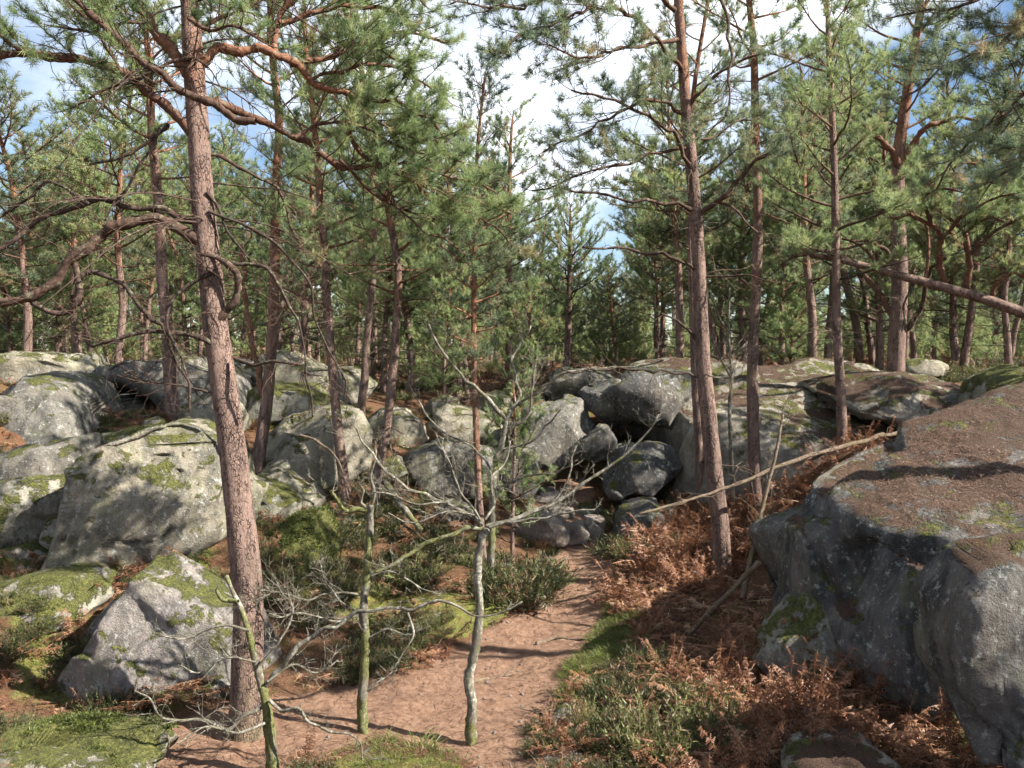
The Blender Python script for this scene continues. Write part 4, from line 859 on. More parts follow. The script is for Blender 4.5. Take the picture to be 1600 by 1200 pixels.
def low_variant(k):
    rng = np.random.default_rng(950 + k); H = 3.6; pts = np.array([[0, 0, 0], [rng.normal(0, .1), rng.normal(0, .1), 1.8], [rng.normal(0, .15), rng.normal(0, .15), H]]); tp = spline(pts, 24); hf = np.linspace(0, 1, 24)
    tm = trunk_mesh(tp, .05 * (1 - hf) + .008, 8, k, hf * .5, 0); st = Style(N=9, nl=.14, w=.022, dens=1.1, start=.1, sec=.5, tone=rng.uniform(.45, .62), tuft_gap=.065); wd = MB(); tf = Tufts(); ang = 0
    for b in range(34):
        u = (b + rng.random()) / 34; ang += 2.4 + rng.normal(0, .3); L = (1.35 * (1 - u) + .3) * rng.uniform(.7, 1.2); bp = shoot_curve(tp[min(int((.06 + .9 * u) * 23), 22)], [math.cos(ang), math.sin(ang), .25 + .6 * u], L, 6, .5, .1, rng)
        tube(wd, bp, np.linspace(.016, .005, len(bp)), 4, False, ht=.1); foliate(bp, L, rng, st, wd, tf)
    fm = MB(); tf.needles(fm, st.N, st.nl, st.w, rng); return (tm.mesh('low_trunk', M['bark']), wd.mesh('low_branches', M['twig']), fm.mesh('low_crown', M['needle'], False))
FARV += [low_variant(0), low_variant(1)]
def far_low(n, ylo, yhi, gap, hlo, hhi, label, group):
    c = 0; tr = 0
    while c < n and tr < n * 50:
        tr += 1; Y = rng.uniform(ylo, yhi); px = rng.uniform(-150, 1750); X = (px - 800) / F * Y
        if any((X - a) ** 2 + (Y - b) ** 2 < gap * gap for a, b in placed): continue
        placed.append((X, Y)); c += 1; h = rng.uniform(hlo, hhi); far_pine(X, Y, h * 2.5, 7 + int(rng.integers(0, 2)), rng.uniform(0, 6.28), label, group, .8, 'young_pine')
far_low(85, 30, 60, 1.2, 1.8, 4.2, 'bushy young pine under the taller pines of the wood', 'young pines under the wood')
far_low(170, 60, 125, 1.5, 3.0, 6.5, 'tiny bushy pine far back in the wood', 'low pines far back in the wood')
for i, (x, y, h) in enumerate([(11.5, 2, 9), (14.5, 0, 11), (12.5, 14, 9), (7.0, -6, 10)]):
    far_pine(x, y, h, i % 7, i * 1.3, 'pine standing outside the view on the sunny side', 'pines outside the view')
for i, (px, Y, h, lb) in enumerate([(1268, 21.5, 8.5, 'pale-barked pine behind the moss bank left of the stout pine'), (1062, 23, 9.0, 'dark straight pine above the overhanging block'),
      (1160, 24.5, 8.0, 'pine with thin trunk behind the sloping slab'), (1345, 25, 9.5, 'pine in the wood between the dark slender and stout pines'), (1505, 24, 9.0, 'pine in the wood above the level leaning trunk'),
      (640, 23.5, 7.5, 'pine on the bank above the bright pale rock'), (465, 23, 8.5, 'pine behind the upper ledge slab'), (40, 21, 8.0, 'pine at the left edge above the pale ridge rocks'), (180, 22, 8.8, 'pine above the cave roof block')]):
    x = (px - 800) / F * Y; far_pine(x, Y, h, i % 7, i * 2.1, lb, None, 1.1)

# ------------------------------------------------------------------ bare saplings
def bare_twigs(mb, pts, L, rng, n, r, ln, lvl, up):
    for k in range(n):
        t = rng.uniform(.12, .99); p, tg = at_t(pts, t)
        d = tg * .75 + rng.normal(size=3) * np.array([.6, .5, .6]) + np.array([0, 0, up * .5])
        l = ln * rng.uniform(.35, 1.1); q = shoot_curve(p, d, l, 7, up, .17, rng)
        tube(mb, q, np.linspace(r, r * .5, len(q)), 3, False, mo=.0)
        if lvl > 0: bare_twigs(mb, q, l, rng, int(rng.integers(2, 5)), r * .68, l * .55, lvl - 1, up)
def bare_tree(name, label, trunk, Y, wa, wb, limbs, seed, moss=.4, cat='sapling', lvl=1):
    rng = np.random.default_rng(seed); pts = [P(x, y, Y) for x, y in trunk]
    g = zg(pts[0][0], pts[0][1])[0]; pts[0][2] = min(pts[0][2], g) - .08
    tp = spline(pts, 60); h = np.linspace(0, 1, 60); rad = np.linspace(wa, wb, 60) / 2 / F * Y * (1 + .35 * np.exp(-h * 14))
    base = pts[0].copy(); BASES.append((base, wa / 2 / F * Y)); root = empty(name, base); m = MB(); ring = tube(m, tp, rad, 16, True, mo=moss * (1.15 - .5 * h + .3 * np.sin(h * 17 + seed)))
    v = m.v[0]; v[:960] += ring.reshape(-1, 3) * (np.repeat(rad, 16) * (.30 * fbm(v[:960] * 9, 3, seed) + .25 * fbm(v[:960] * 30, 2, seed + 1)))[:, None]
    m.obj('trunk', M['sapling'], root, base)
    for (px, ya, yb, a, b, mo, nt, ln) in limbs:
        q = spline([P(x, y, ya + (yb - ya) * k / (len(px) - 1)) for k, (x, y) in enumerate(px)], max(20, 9 * len(px))); L = np.linalg.norm(np.diff(q, axis=0), axis=1).sum()
        kn = max(4, int(L / .12)); jt = rng.normal(0, .014, (kn, 3)); jt[0] = 0; q = q + np.stack([np.interp(np.linspace(0, 1, len(q)), np.linspace(0, 1, kn), jt[:, c]) for c in range(3)], 1); w = MB(); ra = np.linspace(a, b, len(q)) / 2 / F * ya * (1 + .35 * fbm(q * 15, 2, 1))
        tube(w, q, ra, 7, True, mo=mo); bare_twigs(w, q, L, rng, int(nt * 1.6), .0034, ln, lvl, .35)
        w.obj('branch', M['sapling'], root, base)
    return tag(root, label, cat)
bare_tree('bare_sapling', 'bare lichened sapling at the near path edge with wide twiggy top', [(740,1182),(735,1140),(738,1100),(732,1060),(743,1010),(749,950),(746,890),(752,845),(760,826)], 8.25, 18, 11, [
  ([(758,828),(728,826),(705,838),(660,850),(632,874),(590,892)], 8.25, 8.0, 9, 6, .6, 9, .3), ([(755,820),(715,795),(690,781),(666,774),(641,764),(624,750),(596,729),(568,694),(557,673)], 8.25, 8.1, 7, 3, .35, 16, .42),
  ([(760,822),(800,812),(850,795),(900,765),(950,730),(1000,690),(1030,650)], 8.25, 8.6, 8, 2.5, .35, 16, .36), ([(765,824),(805,816),(850,812),(890,800),(930,795)], 8.2, 8.0, 5, 2.5, .1, 10, .3),
  ([(752,815),(735,790),(715,765),(705,730),(690,700)], 8.2, 8.4, 5, 2.5, .1, 14, .36), ([(758,812),(770,785),(768,750),(790,720),(800,690)], 8.25, 8.6, 5, 2.5, .1, 12, .36),
  ([(700,785),(660,790),(620,775),(585,770)], 8.2, 7.9, 4, 2, .1, 10, .3), ([(850,795),(880,760),(890,735),(900,690)], 8.35, 8.4, 3.5, 2, .1, 8, .25), ([(742,805),(700,800),(650,815),(610,805)], 8.2, 8.0, 4, 2, .2, 10, .3)], 201, .35, lvl=2)
bare_tree('bare_sapling', 'mossy dark sapling with broken stump top beside the path', [(571,1162),(566,1110),(568,1060),(571,1000),(568,950),(573,900),(577,840),(579,790)], 8.4, 16, 11, [
  ([(578,800),(560,797),(545,802),(532,795),(526,783),(519,768)], 8.4, 8.3, 9, 5, .8, 6, .2), ([(579,795),(584,770),(580,745),(588,715),(585,690)], 8.4, 8.4, 7, 2, .5, 8, .3), ([(578,800),(565,775),(560,750)], 8.4, 8.35, 6, 2, .5, 4, .2), ([(570,960),(535,945),(510,915),(500,880)], 8.4, 8.2, 4, 2, .1, 8, .35), ([(569,1000),(600,985),(640,990),(670,975)], 8.4, 8.3, 4, 2, .1, 8, .3),
  ([(568,930),(530,925),(480,935),(440,925),(400,935)], 8.4, 8.1, 4.5, 2, .1, 16, .4), ([(569,960),(520,970),(470,955),(420,965)], 8.4, 8.0, 4.5, 2, .1, 16, .4), ([(572,900),(610,890),(640,905),(680,930)], 8.4, 8.3, 3.5, 2, .1, 8, .3)], 202, .62, lvl=2)
bare_tree('bare_sapling', 'mossy crooked sapling standing right before the big pine trunk', [(428,1215),(422,1150),(416,1100),(408,1068),(396,1020),(386,980),(376,950),(364,925),(354,900)], 7.55, 21, 6, [
  ([(416,1070),(440,1040),(452,1024),(487,994),(532,975),(562,962),(600,951),(630,956),(652,947),(682,941),(712,945),(739,960),(769,960),(814,941)], 7.55, 7.3, 9, 2.5, .05, 14, .3),
  ([(637,957),(645,990),(630,1020),(615,1046),(590,1065)], 7.4, 7.3, 4, 2, .05, 6, .25),
  ([(414,1096),(395,1112),(378,1116),(354,1140),(309,1128),(254,1120),(237,1095),(216,1075)], 7.55, 7.3, 8, 2.5, .2, 14, .3), ([(414,1130),(370,1145),(320,1135),(280,1160)], 7.5, 7.2, 5, 2, .1, 8, .3),
  ([(420,1094),(443,1108),(471,1106),(488,1130),(516,1144),(550,1150),(570,1190)], 7.5, 7.3, 6, 2.5, .15, 10, .25), ([(405,1040),(440,1000),(455,960),(450,920)], 7.5, 7.6, 5, 2, .1, 12, .35), ([(390,985),(340,980),(290,1000),(250,990)], 7.5, 7.4, 4.5, 2, .1, 12, .35),
  ([(400,1035),(350,1030),(310,1050),(280,1040)], 7.5, 7.3, 4.5, 2, .1, 12, .35), ([(372,940),(345,935),(335,925)], 7.5, 7.5, 7, 5, .7, 2, .15), ([(418,1065),(460,1040),(490,1050),(530,1030)], 7.5, 7.7, 4.5, 2, .1, 12, .35)], 203, .62, lvl=2)
bare_tree('bare_tree', 'grey mossy bare tree with forked limbs before the rocky steps', [(766,792),(772,740),(782,700),(790,665),(797,640)], 13.0, 12, 9, [
  ([(792,658),(768,628),(740,605),(715,580),(690,545),(668,508)], 13, 12.6, 8, 3, .2, 8, .6), ([(797,642),(812,622),(808,590),(800,560),(830,510)], 13, 13.4, 5, 2.5, .2, 12, .6), ([(790,670),(815,660),(826,640),(832,600),(840,560)], 13, 12.8, 5, 2.5, .2, 12, .6),
  ([(800,638),(840,612),(880,585),(940,575),(1000,572),(1040,565)], 13, 12.4, 5, 2.5, .2, 10, .5), ([(772,740),(740,700),(700,680),(660,640),(640,600)], 13, 13.2, 4, 2, .1, 16, .6), ([(780,705),(830,690),(860,660),(880,640)], 13, 12.6, 4, 2, .1, 12, .5), ([(768,770),(820,745),(870,740),(900,720)], 13, 12.6, 4, 2, .1, 14, .5)], 204, .45, lvl=2)
bare_tree('dead_sapling', 'thin dark dead sapling on the slab between two right-hand pines', [(1148,705),(1140,650),(1143,590),(1138,520),(1140,450)], 15.6, 8, 3, [
  ([(1142,590),(1125,560),(1120,540)], 15.6, 15.4, 4, 2, 0, 8, .4), ([(1141,560),(1170,530),(1180,500)], 15.6, 15.8, 4, 2, 0, 10, .5), ([(1140,520),(1120,490),(1110,460)], 15.6, 15.3, 4, 2, 0, 10, .5)], 205, .1)

# young pine bushes with low green sprays
def young_pine(label, px, py, Y, h, seed, wide=.8, n=26):
    p = P(px, py, Y); z = zg(p[0], Y)[0]
    return pine('young_pine', label, [(px, py), (px + 2, py - 10)], Y, 5, max(z, p[2]) + h, (.1, 1.0), Style(**(MID | dict(w=.010, nl=.085)), start=.1), seed, nbr=n, blen=(wide * .7, wide * 1.3), orange=.2, dead=0, sides=8)
young_pine('young pine with grey-green sprays before the brownish block', 800, 770, 14.2, 1.9, 301, .7, 18)
young_pine('bushy young pine in front of the pale skyline rocks', 690, 640, 21.5, 3.0, 302, 1.0, 30)
young_pine('young pine at the left of the stout pine ledge', 1235, 592, 22.0, 1.6, 303, .9, 20)
young_pine('low young pine in the wood left of the flat-topped block', 830, 612, 22.5, 2.6, 304, 1.0, 28)

# ------------------------------------------------------------------ fallen wood
def log(name, label, px, ya, yb, a, b, seed, twigs=0, ln=.4, cat='log', mat='dead'):
    rng = np.random.default_rng(seed); q = spline([P(x, y, ya + (yb - ya) * k / (len(px) - 1)) for k, (x, y) in enumerate(px)], 36); o = q[0].copy(); m = MB()
    q = q + fbm(q * 3, 2, seed)[:, None] * .03; ra = np.linspace(a / 2 / F * ya, b / 2 / F * yb, 36) * (1 + .2 * fbm(q * 8, 2, seed)); tube(m, q, ra, 10, True, mo=.5)
    dead_twigs(m, q, 1, rng, twigs, .006, ln, 0, .15); return tag(m.obj(name, M[mat], origin=o), label, cat)
log('fallen_pole', 'long dead pole lying across the right-hand pines', [(1380,680),(1300,702),(1220,728),(1110,772),(1000,802)], 13.3, 11.8, 8, 4, 401, 18, .5, 'dead pole')
log('fallen_pole', 'shorter dead pole beside the long one on the slab edge', [(1420,672),(1370,684),(1320,698),(1270,715)], 13.6, 12.9, 7, 4, 402, 6, .4, 'dead pole')
log('leaning_stick', 'tall bare dead stem leaning against the dark jutting rock', [(1160,935),(1178,850),(1195,775),(1212,710),(1222,650)], 10.6, 11.2, 9, 4, 403, 22, .55, 'dead stem')
log('fallen_branch', 'bleached broken branch lying in bracken below the dark jutting rock', [(1078,990),(1110,955),(1150,915),(1185,880)], 10.4, 9.7, 8, 10, 404, 4, .3, 'branch')
log('fallen_branch', 'grey fallen branch by the mossy slab at the left edge', [(-20,1022),(40,1014),(105,998)], 10.0, 9.9, 7, 6, 405, 4, .2, 'branch')
log('mossy_log', 'dark mossy log sloping down the bank beside the slim pine', [(598,752),(625,785),(655,830)], 14.4, 13.6, 10, 9, 406, 4, .3, 'log', 'sapling')
log('curved_stick', 'thin arched stick reaching over the mossy ground at the big pine', [(470,680),(500,690),(530,730),(545,780)], 12.5, 12.2, 4, 3, 407, 8, .4, 'stick')
log('fallen_stick', 'thin stick lying in bracken at the foot of the tall bent pine', [(1040,972),(1080,955),(1118,945)], 11.6, 11.7, 5, 4, 408, 4, .2, 'stick')

# ------------------------------------------------------------------ low plants
def heather_mesh(seed, n=260, h=.34, R=.30, mat='heather', w=.011):
    rng = np.random.default_rng(seed); m = MB()
    a = rng.uniform(0, 6.28, n); r = np.sqrt(rng.uniform(0, 1, n)) * R
    base = np.stack([r * np.cos(a) * .75, r * np.sin(a) * .75, np.zeros(n) - .03], 1)
    out = np.stack([np.cos(a), np.sin(a), np.zeros(n)], 1) * (r / R)[:, None] * .55
    d = norm(out + np.array([0, 0, 1.0]) + rng.normal(size=(n, 3)) * .34); L = h * rng.uniform(.35, 1.15, n) * (1 - .35 * (r / R) ** 2) * (.8 + .5 * fbm(base * 9 + seed, 2, seed))
    tone = np.clip(rng.normal(.40, .22, n), 0, .93); tone[rng.random(n) < .16] = 1.0
    K = 13                     # leaflets on each sprig
    t = np.sort(rng.uniform(.25, 1, (n, K)), 1)[:, :, None]
    bend = np.array([0, 0, -.12]) * t ** 2
    p = base[:, None] + d[:, None] * L[:, None, None] * t + bend * L[:, None, None]
    ld = norm(d[:, None] * 1.0 + rng.normal(size=(n, K, 3)) * .5); s = norm(np.cross(ld, rng.normal(size=(n, K, 3)))) * w / 2
    ll = rng.uniform(.03, .06, (n, K, 1))
    V = np.stack([p - s, p + s, p + ld * ll], 2).reshape(-1, 3)
    m.add(V, t=np.arange(len(V)).reshape(-1, 3), tone=np.clip(np.repeat(tone, K * 3) + np.tile(np.repeat(np.linspace(-.15, .15, K), 3), n), 0, 1))
    s = norm(np.cross(d, rng.normal(size=(n, 3)))) * .0035; V = np.stack([base - s, base + s, base + d * L[:, None]], 1).reshape(-1, 3)
    m.add(V, t=np.arange(len(V)).reshape(-1, 3), tone=.98)
    return m.mesh('heather', M[mat], False)
def bracken_mesh(seed, nf=11, el_r=(.15, 1.1), dr=(1.2, 3.2)):
    rng = np.random.default_rng(seed); m = MB()
    for k in range(nf):
        a = rng.uniform(0, 6.28); L = rng.uniform(.4, .85); el = rng.uniform(*el_r); p0 = np.array([rng.normal(0, .09), rng.normal(0, .09), 0])
        q = shoot_curve(p0, [math.cos(a), math.sin(a), el], L, 10, -rng.uniform(*dr), .08, rng); q[:, 2] = np.maximum(q[:, 2], .015 + rng.uniform(0, .06))
        tone = np.clip(rng.normal(.42, .2), 0, 1); tube(m, q, np.linspace(.004, .0018, len(q)), 3, False, tone=min(1, tone + .25))
        n = 15
        for i in range(n):
            t = .28 + .7 * i / n; p, tg = at_t(q, t); lat = np.cross(tg, [0, 0, 1.0]); lat = norm(lat) if np.linalg.norm(lat) > .1 else norm(rng.normal(size=3))
            for sd in (-1, 1):
                if rng.random() < .12: continue
                l = .17 * L * (1.15 - abs(t - .4) * 1.5) * rng.uniform(.6, 1.1); d = norm(lat * sd + tg * .35 + np.array([0, 0, rng.uniform(-.9, .2)]) + rng.normal(size=3) * .25)
                nrm = norm(np.cross(d, tg + rng.normal(size=3) * .3)); wd = norm(np.cross(nrm, d)); c = 4
                u = np.linspace(.0, .8, c); b = p + d * (u * l)[:, None] + np.array([0, 0, -.25]) * (u ** 2 * l)[:, None]
                ww = (.022 * (1 - u * .8))[:, None]
                V = np.stack([b + wd * ww * .9 + d * l * .12, b - wd * ww * .9 + d * l * .12, b - d * l * .02, b + d * l * .2], 1).reshape(-1, 3)
                j = np.arange(c)[:, None] * 4
                m.add(V, t=np.concatenate([j + np.array([[0, 2, 3]]), j + np.array([[1, 3, 2]])]), tone=np.clip(tone + rng.normal(0, .08), 0, 1))
    return m.mesh('bracken', M['bracken'], False)
def grass_mesh(seed, n=70, h=.14, R=.13):
    rng = np.random.default_rng(seed); m = MB(); a = rng.uniform(0, 6.28, n); r = np.sqrt(rng.uniform(0, 1, n)) * R
    b = np.stack([r * np.cos(a), r * np.sin(a), np.zeros(n) - .02], 1); d = norm(np.stack([np.cos(a), np.sin(a), np.full(n, 1.3)], 1) + rng.normal(size=(n, 3)) * .5)
    L = (h * rng.uniform(.5, 1.3, n))[:, None]; s = norm(np.cross(d, rng.normal(size=(n, 3)))) * .004; mid = b + d * L * .6; tip = mid + norm(d * np.array([1.3, 1.3, .35])) * L * .5
    V = np.stack([b - s, b + s, mid - s * .7, mid + s * .7, tip], 1).reshape(-1, 3); j = np.arange(n)[:, None] * 5
    m.add(V, t=np.concatenate([j + np.array([[0, 1, 3]]), j + np.array([[0, 3, 2]]), j + np.array([[2, 3, 4]])]), tone=np.repeat(np.clip(rng.normal(.4, .2, n), 0, 1), 5))
    return m.mesh('grass', M['grass'], False)
HM = [heather_mesh(1), heather_mesh(2, 300, .42, .34), heather_mesh(3, 240, .30, .32, 'heather_dark'), heather_mesh(4, 320, .46, .36, 'heather_dark'), heather_mesh(5, 150, .55, .22, w=.013)]
BM = [bracken_mesh(1), bracken_mesh(2, 14, (.5, 2.4), (.6, 2.6)), bracken_mesh(3, 9)]
GM = [grass_mesh(1), grass_mesh(2, 90, .2, .16)]
# single bushes one can point at
def plant(name, me, px, py, z, s, label, cat):
    Y = (4 - z) / ((py - HOR) / F); p = P(px, py, Y); o = bpy.data.objects.new(name, me); COL.objects.link(o)
    o.location = (p[0], p[1], zg(p[0], p[1])[0] - .02); o.scale = (s * 1.15, s * 1.15, s); o.rotation_euler = (0, 0, px * .37); return tag(o, label, cat)
HP = [plant('heather_bush', HM[k], *a, 'heather') for k, *a in [
  (3, 800, 925, .25, 2.0, 'large dark heather bush at the left path edge before the thin orange pine'), (3, 830, 905, .25, 1.7, 'dark heather bush bulging toward the path beside the large one'),
  (3, 512, 850, .95, 1.3, 'small dark round heather bush on the moss mound'), (0, 640, 905, .45, 1.6, 'bright green heather bush in the sunny patch between saplings'),
  (4, 1005, 1195, .1, 1.2, 'tall yellow-green heather at the bottom edge right of the path'), (4, 1120, 1180, .2, 1.0, 'lone upright heather sprigs amid bracken near the bottom'),
  (3, 985, 1110, .12, 1.15, 'dark heather bush beside the white-lichened stone'), (0, 1000, 800, .85, 1.9, 'yellowish heather below the low lichened rock'),
  (2, 980, 850, .5, 1.8, 'dark heather bank at the right of the path end'), (1, 1550, 1190, .3, .9, 'green heather tuft at the bottom right corner by the lichened rock')]]
BP = [plant('bracken', BM[k], *a, 'bracken') for k, *a in [
  (1, 1010, 900, .35, 1.3, 'sunlit rust-brown bracken clump left of the tall bent pine'), (0, 560, 1050, .1, 1.0, 'rusty bracken clump at the left path edge behind saplings'), (2, 1250, 1130, .3, 1.1, 'dark brown bracken clump below the huge boulder')]]
GP = [plant('grass_tuft', GM[1], 655, 1185, .05, .9, 'green grass tuft between the two nearest saplings', 'grass'), plant('grass_tuft', GM[0], 940, 1010, .1, 1.3, 'bright grass tuft at the mossy right path edge', 'grass')]
def scatter(name, label, pts, rot, scl, proto):
    me = bpy.data.meshes.new(name); me.vertices.add(len(pts)); me.vertices.foreach_set('co', pts.astype(np.float32).ravel())
    a = me.attributes.new('rot', 'FLOAT_VECTOR', 'POINT'); a.data.foreach_set('vector', rot.astype(np.float32).ravel())
    a = me.attributes.new('scl', 'FLOAT', 'POINT'); a.data.foreach_set('value', scl.astype(np.float32))
    o = bpy.data.objects.new(name, me); COL.objects.link(o); tag(o, label, None, None, 'stuff')
    ng = bpy.data.node_groups.new(name, 'GeometryNodeTree'); ng.interface.new_socket('Geometry', in_out='INPUT', socket_type='NodeSocketGeometry'); ng.interface.new_socket('Geometry', in_out='OUTPUT', socket_type='NodeSocketGeometry')
    N = ng.nodes; l = ng.links; gi = N.new('NodeGroupInput'); go = N.new('NodeGroupOutput'); ip = N.new('GeometryNodeInstanceOnPoints'); oi = N.new('GeometryNodeObjectInfo')
    oi.transform_space = 'ORIGINAL'; oi.inputs['Object'].default_value = proto; oi.inputs['As Instance'].default_value = True
    ra = N.new('GeometryNodeInputNamedAttribute'); ra.data_type = 'FLOAT_VECTOR'; ra.inputs['Name'].default_value = 'rot'
    sa = N.new('GeometryNodeInputNamedAttribute'); sa.data_type = 'FLOAT'; sa.inputs['Name'].default_value = 'scl'
    er = N.new('FunctionNodeEulerToRotation'); l.new(ra.outputs['Attribute'], er.inputs[0]); l.new(er.outputs[0], ip.inputs['Rotation']); l.new(sa.outputs['Attribute'], ip.inputs['Scale'])
    l.new(gi.outputs[0], ip.inputs['Points']); l.new(oi.outputs['Geometry'], ip.inputs['Instance']); l.new(ip.outputs['Instances'], go.inputs[0])
    md = o.modifiers.new('scatter', 'NODES'); md.node_group = ng
    return o
from mathutils.bvhtree import BVHTree
def spots(polys, n, seed, path_max=.25, clump=None):
    """random ground points inside pixel polygons: (polygon, ground height, weight)"""
    rng = np.random.default_rng(seed); X, Y = [], []; tot = sum(w for *_, w in polys)
    for pl, z, w in polys:
        pw = poly_world(pl, z); k = int(n * w / tot); got = 0; it = 0
        while got < k and it < 60:
            it += 1; x = rng.uniform(pw[:, 0].min(), pw[:, 0].max(), 400); y = rng.uniform(pw[:, 1].min(), pw[:, 1].max(), 400)
            ok = (poly_mask(x, y, pw, .01) > .5) & (pathmask(x, y) < path_max)
            if clump: ok &= fbm(np.stack([x, y, x * 0], 1) * clump[0], 2, seed) > clump[1]
            x, y = x[ok][:k - got], y[ok][:k - got]; X.append(x); Y.append(y); got += len(x)
    x, y = np.concatenate(X), np.concatenate(Y)
    return x, y
def rings(n, seed, r0, r1, clump=None):
    rng = np.random.default_rng(seed); Y = rng.uniform(r0, r1, n * 3); px = rng.uniform(-150, 1750, n * 3); x = (px - 800) / F * Y
    ok = np.ones(len(x), bool)
    if clump: ok = fbm(np.stack([x, Y, x * 0], 1) * clump[0], 2, seed) > clump[1]
    return x[ok][:n], Y[ok][:n]
def rock_top():
    V = np.concatenate([v for v, n in ROCKS]); return V
def put(name, label, x, y, proto, seed, s=(.7, 1.3), tilt=.15, sink=.02):
    rng = np.random.default_rng(seed); n = len(x); z = zg(x, y) - sink
    rot = np.stack([rng.normal(0, tilt, n), rng.normal(0, tilt, n), rng.uniform(0, 6.28, n)], 1)
    scatter(name, label, np.stack([x, y, z], 1), rot, rng.uniform(*s, n), proto)
LSLOPE = ([(380,930),(420,880),(520,830),(640,850),(740,870),(850,900),(845,935),(760,975),(690,1010),(600,1045),(480,1075),(400,1060)], .45, 1.0)
LMID = ([(400,800),(480,770),(620,780),(740,830),(700,870),(520,860)], 1.0, .5)
LFAR = ([(-40,880),(90,870),(200,905),(300,900),(330,880),(360,960),(300,1080),(200,1130),(0,1150),(-60,1100)], .7, .7)
RHEA = ([(880,1130),(930,1060),(1010,1050),(1080,1080),(1130,1130),(1160,1215),(880,1215),(900,1180)], .15, 1.0)
RMID = ([(930,860),(960,800),(1060,790),(1120,810),(1110,850),(1020,870),(960,890)], .6, .6)
RBRK = ([(985,960),(960,930),(1010,860),(1110,830),(1210,820),(1280,800),(1250,900),(1210,980),(1290,1060),(1430,1150),(1560,1215),(1080,1215),(1120,1150),(1040,1060)], .35, 1.0)
for k, (pr, n, sd, polys) in enumerate([
   (HP[3], 130, 1, [LSLOPE, (RHEA[0], .15, .12), LMID, (LFAR[0], .7, .5)]), (HP[0], 90, 2, [LSLOPE, (RHEA[0], .15, .35), RMID]), (HP[2], 70, 3, [(LFAR[0], .7, 1.0), LSLOPE, (RHEA[0], .15, .2)]), (HP[4], 40, 4, [(RHEA[0], .15, .6), (LSLOPE[0], .45, .4), (RMID[0], .6, .4)])]):
    x, y = spots(polys, n, sd, .2, (1.1, -.05)); put('heather_cover', 'low heather covering the banks beside the path', x, y, pr, 10 + k, (.4, .95))
for k, (n, polys, cl) in enumerate([(170, [RBRK], (.9, -.2)), (190, [RBRK, (LSLOPE[0], .45, .35), (LFAR[0], .7, .3)], (.9, -.1)), (190, [RBRK, (RHEA[0], .15, .45), ([(400,1120),(560,1040),(700,1000),(690,1020),(560,1070),(430,1130)], .1, .12)], None)]):
    x, y = spots(polys, n, 20 + k, .3, cl); put('bracken_cover', 'dead rust-brown bracken covering the slopes', x, y, BP[k], 30 + k, (.55, 1.1), .25)
GR = [([(870,1090),(885,1050),(925,1000),(945,930),(985,930),(1000,980),(960,1060),(930,1120)], .1, 2.2), ([(480,1215),(560,1175),(760,1195),(780,1225)], .05, .25), LSLOPE, LMID, LFAR, (RBRK[0], .35, .6), ([(-60,1150),(200,1150),(230,1190),(150,1240),(-60,1240)], .25, .12)]
for k in range(2):
    x, y = spots(GR, 420, 40 + k, .45); put('grass_cover', 'short green grass among moss on the banks', x, y, GP[k], 50 + k, (.3, .75))
# plateau floor under the wood
for k, (pr, n, y0, y1) in enumerate([(HP[3], 260, 19.5, 34), (HP[0], 120, 19.5, 34), (HP[7], 420, 34, 95), (BP[0], 160, 20, 45)]):
    x, y = rings(n, 60 + k, y0, y1, (.25, -.05)); put('heather_cover' if k < 3 else 'bracken_cover', 'low heather and green undergrowth under the wood' if k < 3 else 'brown bracken under the wood', x, y, pr, 70 + k, (.7, 1.6))
for k, (pr, n) in enumerate([(HP[3], 60), (GP[1], 260), (BP[2], 46), (GP[0], 260)]):
    rg = np.random.default_rng(80 + k); y = rg.uniform(12.5, 21, n * 3); px = rg.uniform(-60, 820, n * 3); x = (px - 800) / F * y; ok = (fbm(np.stack([x, y, x * 0], 1) * .7, 2, 80 + k) > -.05) & (pathmask(x, y) < .1)
    put(('heather_cover', 'grass_cover', 'bracken_cover', 'grass_cover')[k], ('heather between the rocks of the bank', 'grass between the rocks of the bank', 'bracken between the rocks of the bank', 'fine grass between the rocks of the bank')[k], x[ok][:n], y[ok][:n], pr, 85 + k, (.4, .9))
rg = np.random.default_rng(95); x = rg.uniform(2.6, 6.2, 90); y = rg.uniform(12.2, 15.8, 90)
put('bracken_cover', 'bracken in the dip between the huge boulder and the slab', x, y, BP[0], 96, (.5, 1.0), .25)
# plants and litter gathered along the feet of the rocks
fx, fy = [], []
rg = np.random.default_rng(99)
for v, n in ROCKS:
    g = zg(v[:, 0], v[:, 1]); ok = np.where((np.abs(v[:, 2] - g) < .12) & (n[:, 1] < .3))[0]
    if len(ok): i = rg.choice(ok, min(len(ok), 26)); fx.append(v[i, 0] + n[i, 0] * .1 + rg.normal(0, .05, len(i))); fy.append(v[i, 1] + n[i, 1] * .1 - .04)
for b_, r_ in BASES:
    a_ = rg.uniform(0, 6.28, 9); d_ = r_ * 1.2 + rg.uniform(.03, .28, 9); fx.append(b_[0] + np.cos(a_) * d_); fy.append(b_[1] + np.sin(a_) * d_)
fx = np.concatenate(fx); fy = np.concatenate(fy); sel = rg.integers(0, 5, len(fx)); okp = pathmask(fx, fy) < .75
for k, (pr, sc) in enumerate([(GP[0], (.4, 1.0)), (GP[1], (.4, 1.0)), (BP[0], (.3, .65)), (HP[0], (.3, .6)), (BP[1], (.3, .6))]):
    m_ = (sel == k) & okp; put(('grass_cover', 'grass_cover', 'bracken_cover', 'heather_cover', 'bracken_cover')[k], ('grass', 'longer grass', 'bracken', 'heather', 'broken bracken')[k] + ' gathered along the feet of the rocks', fx[m_], fy[m_], pr, 120 + k, sc)
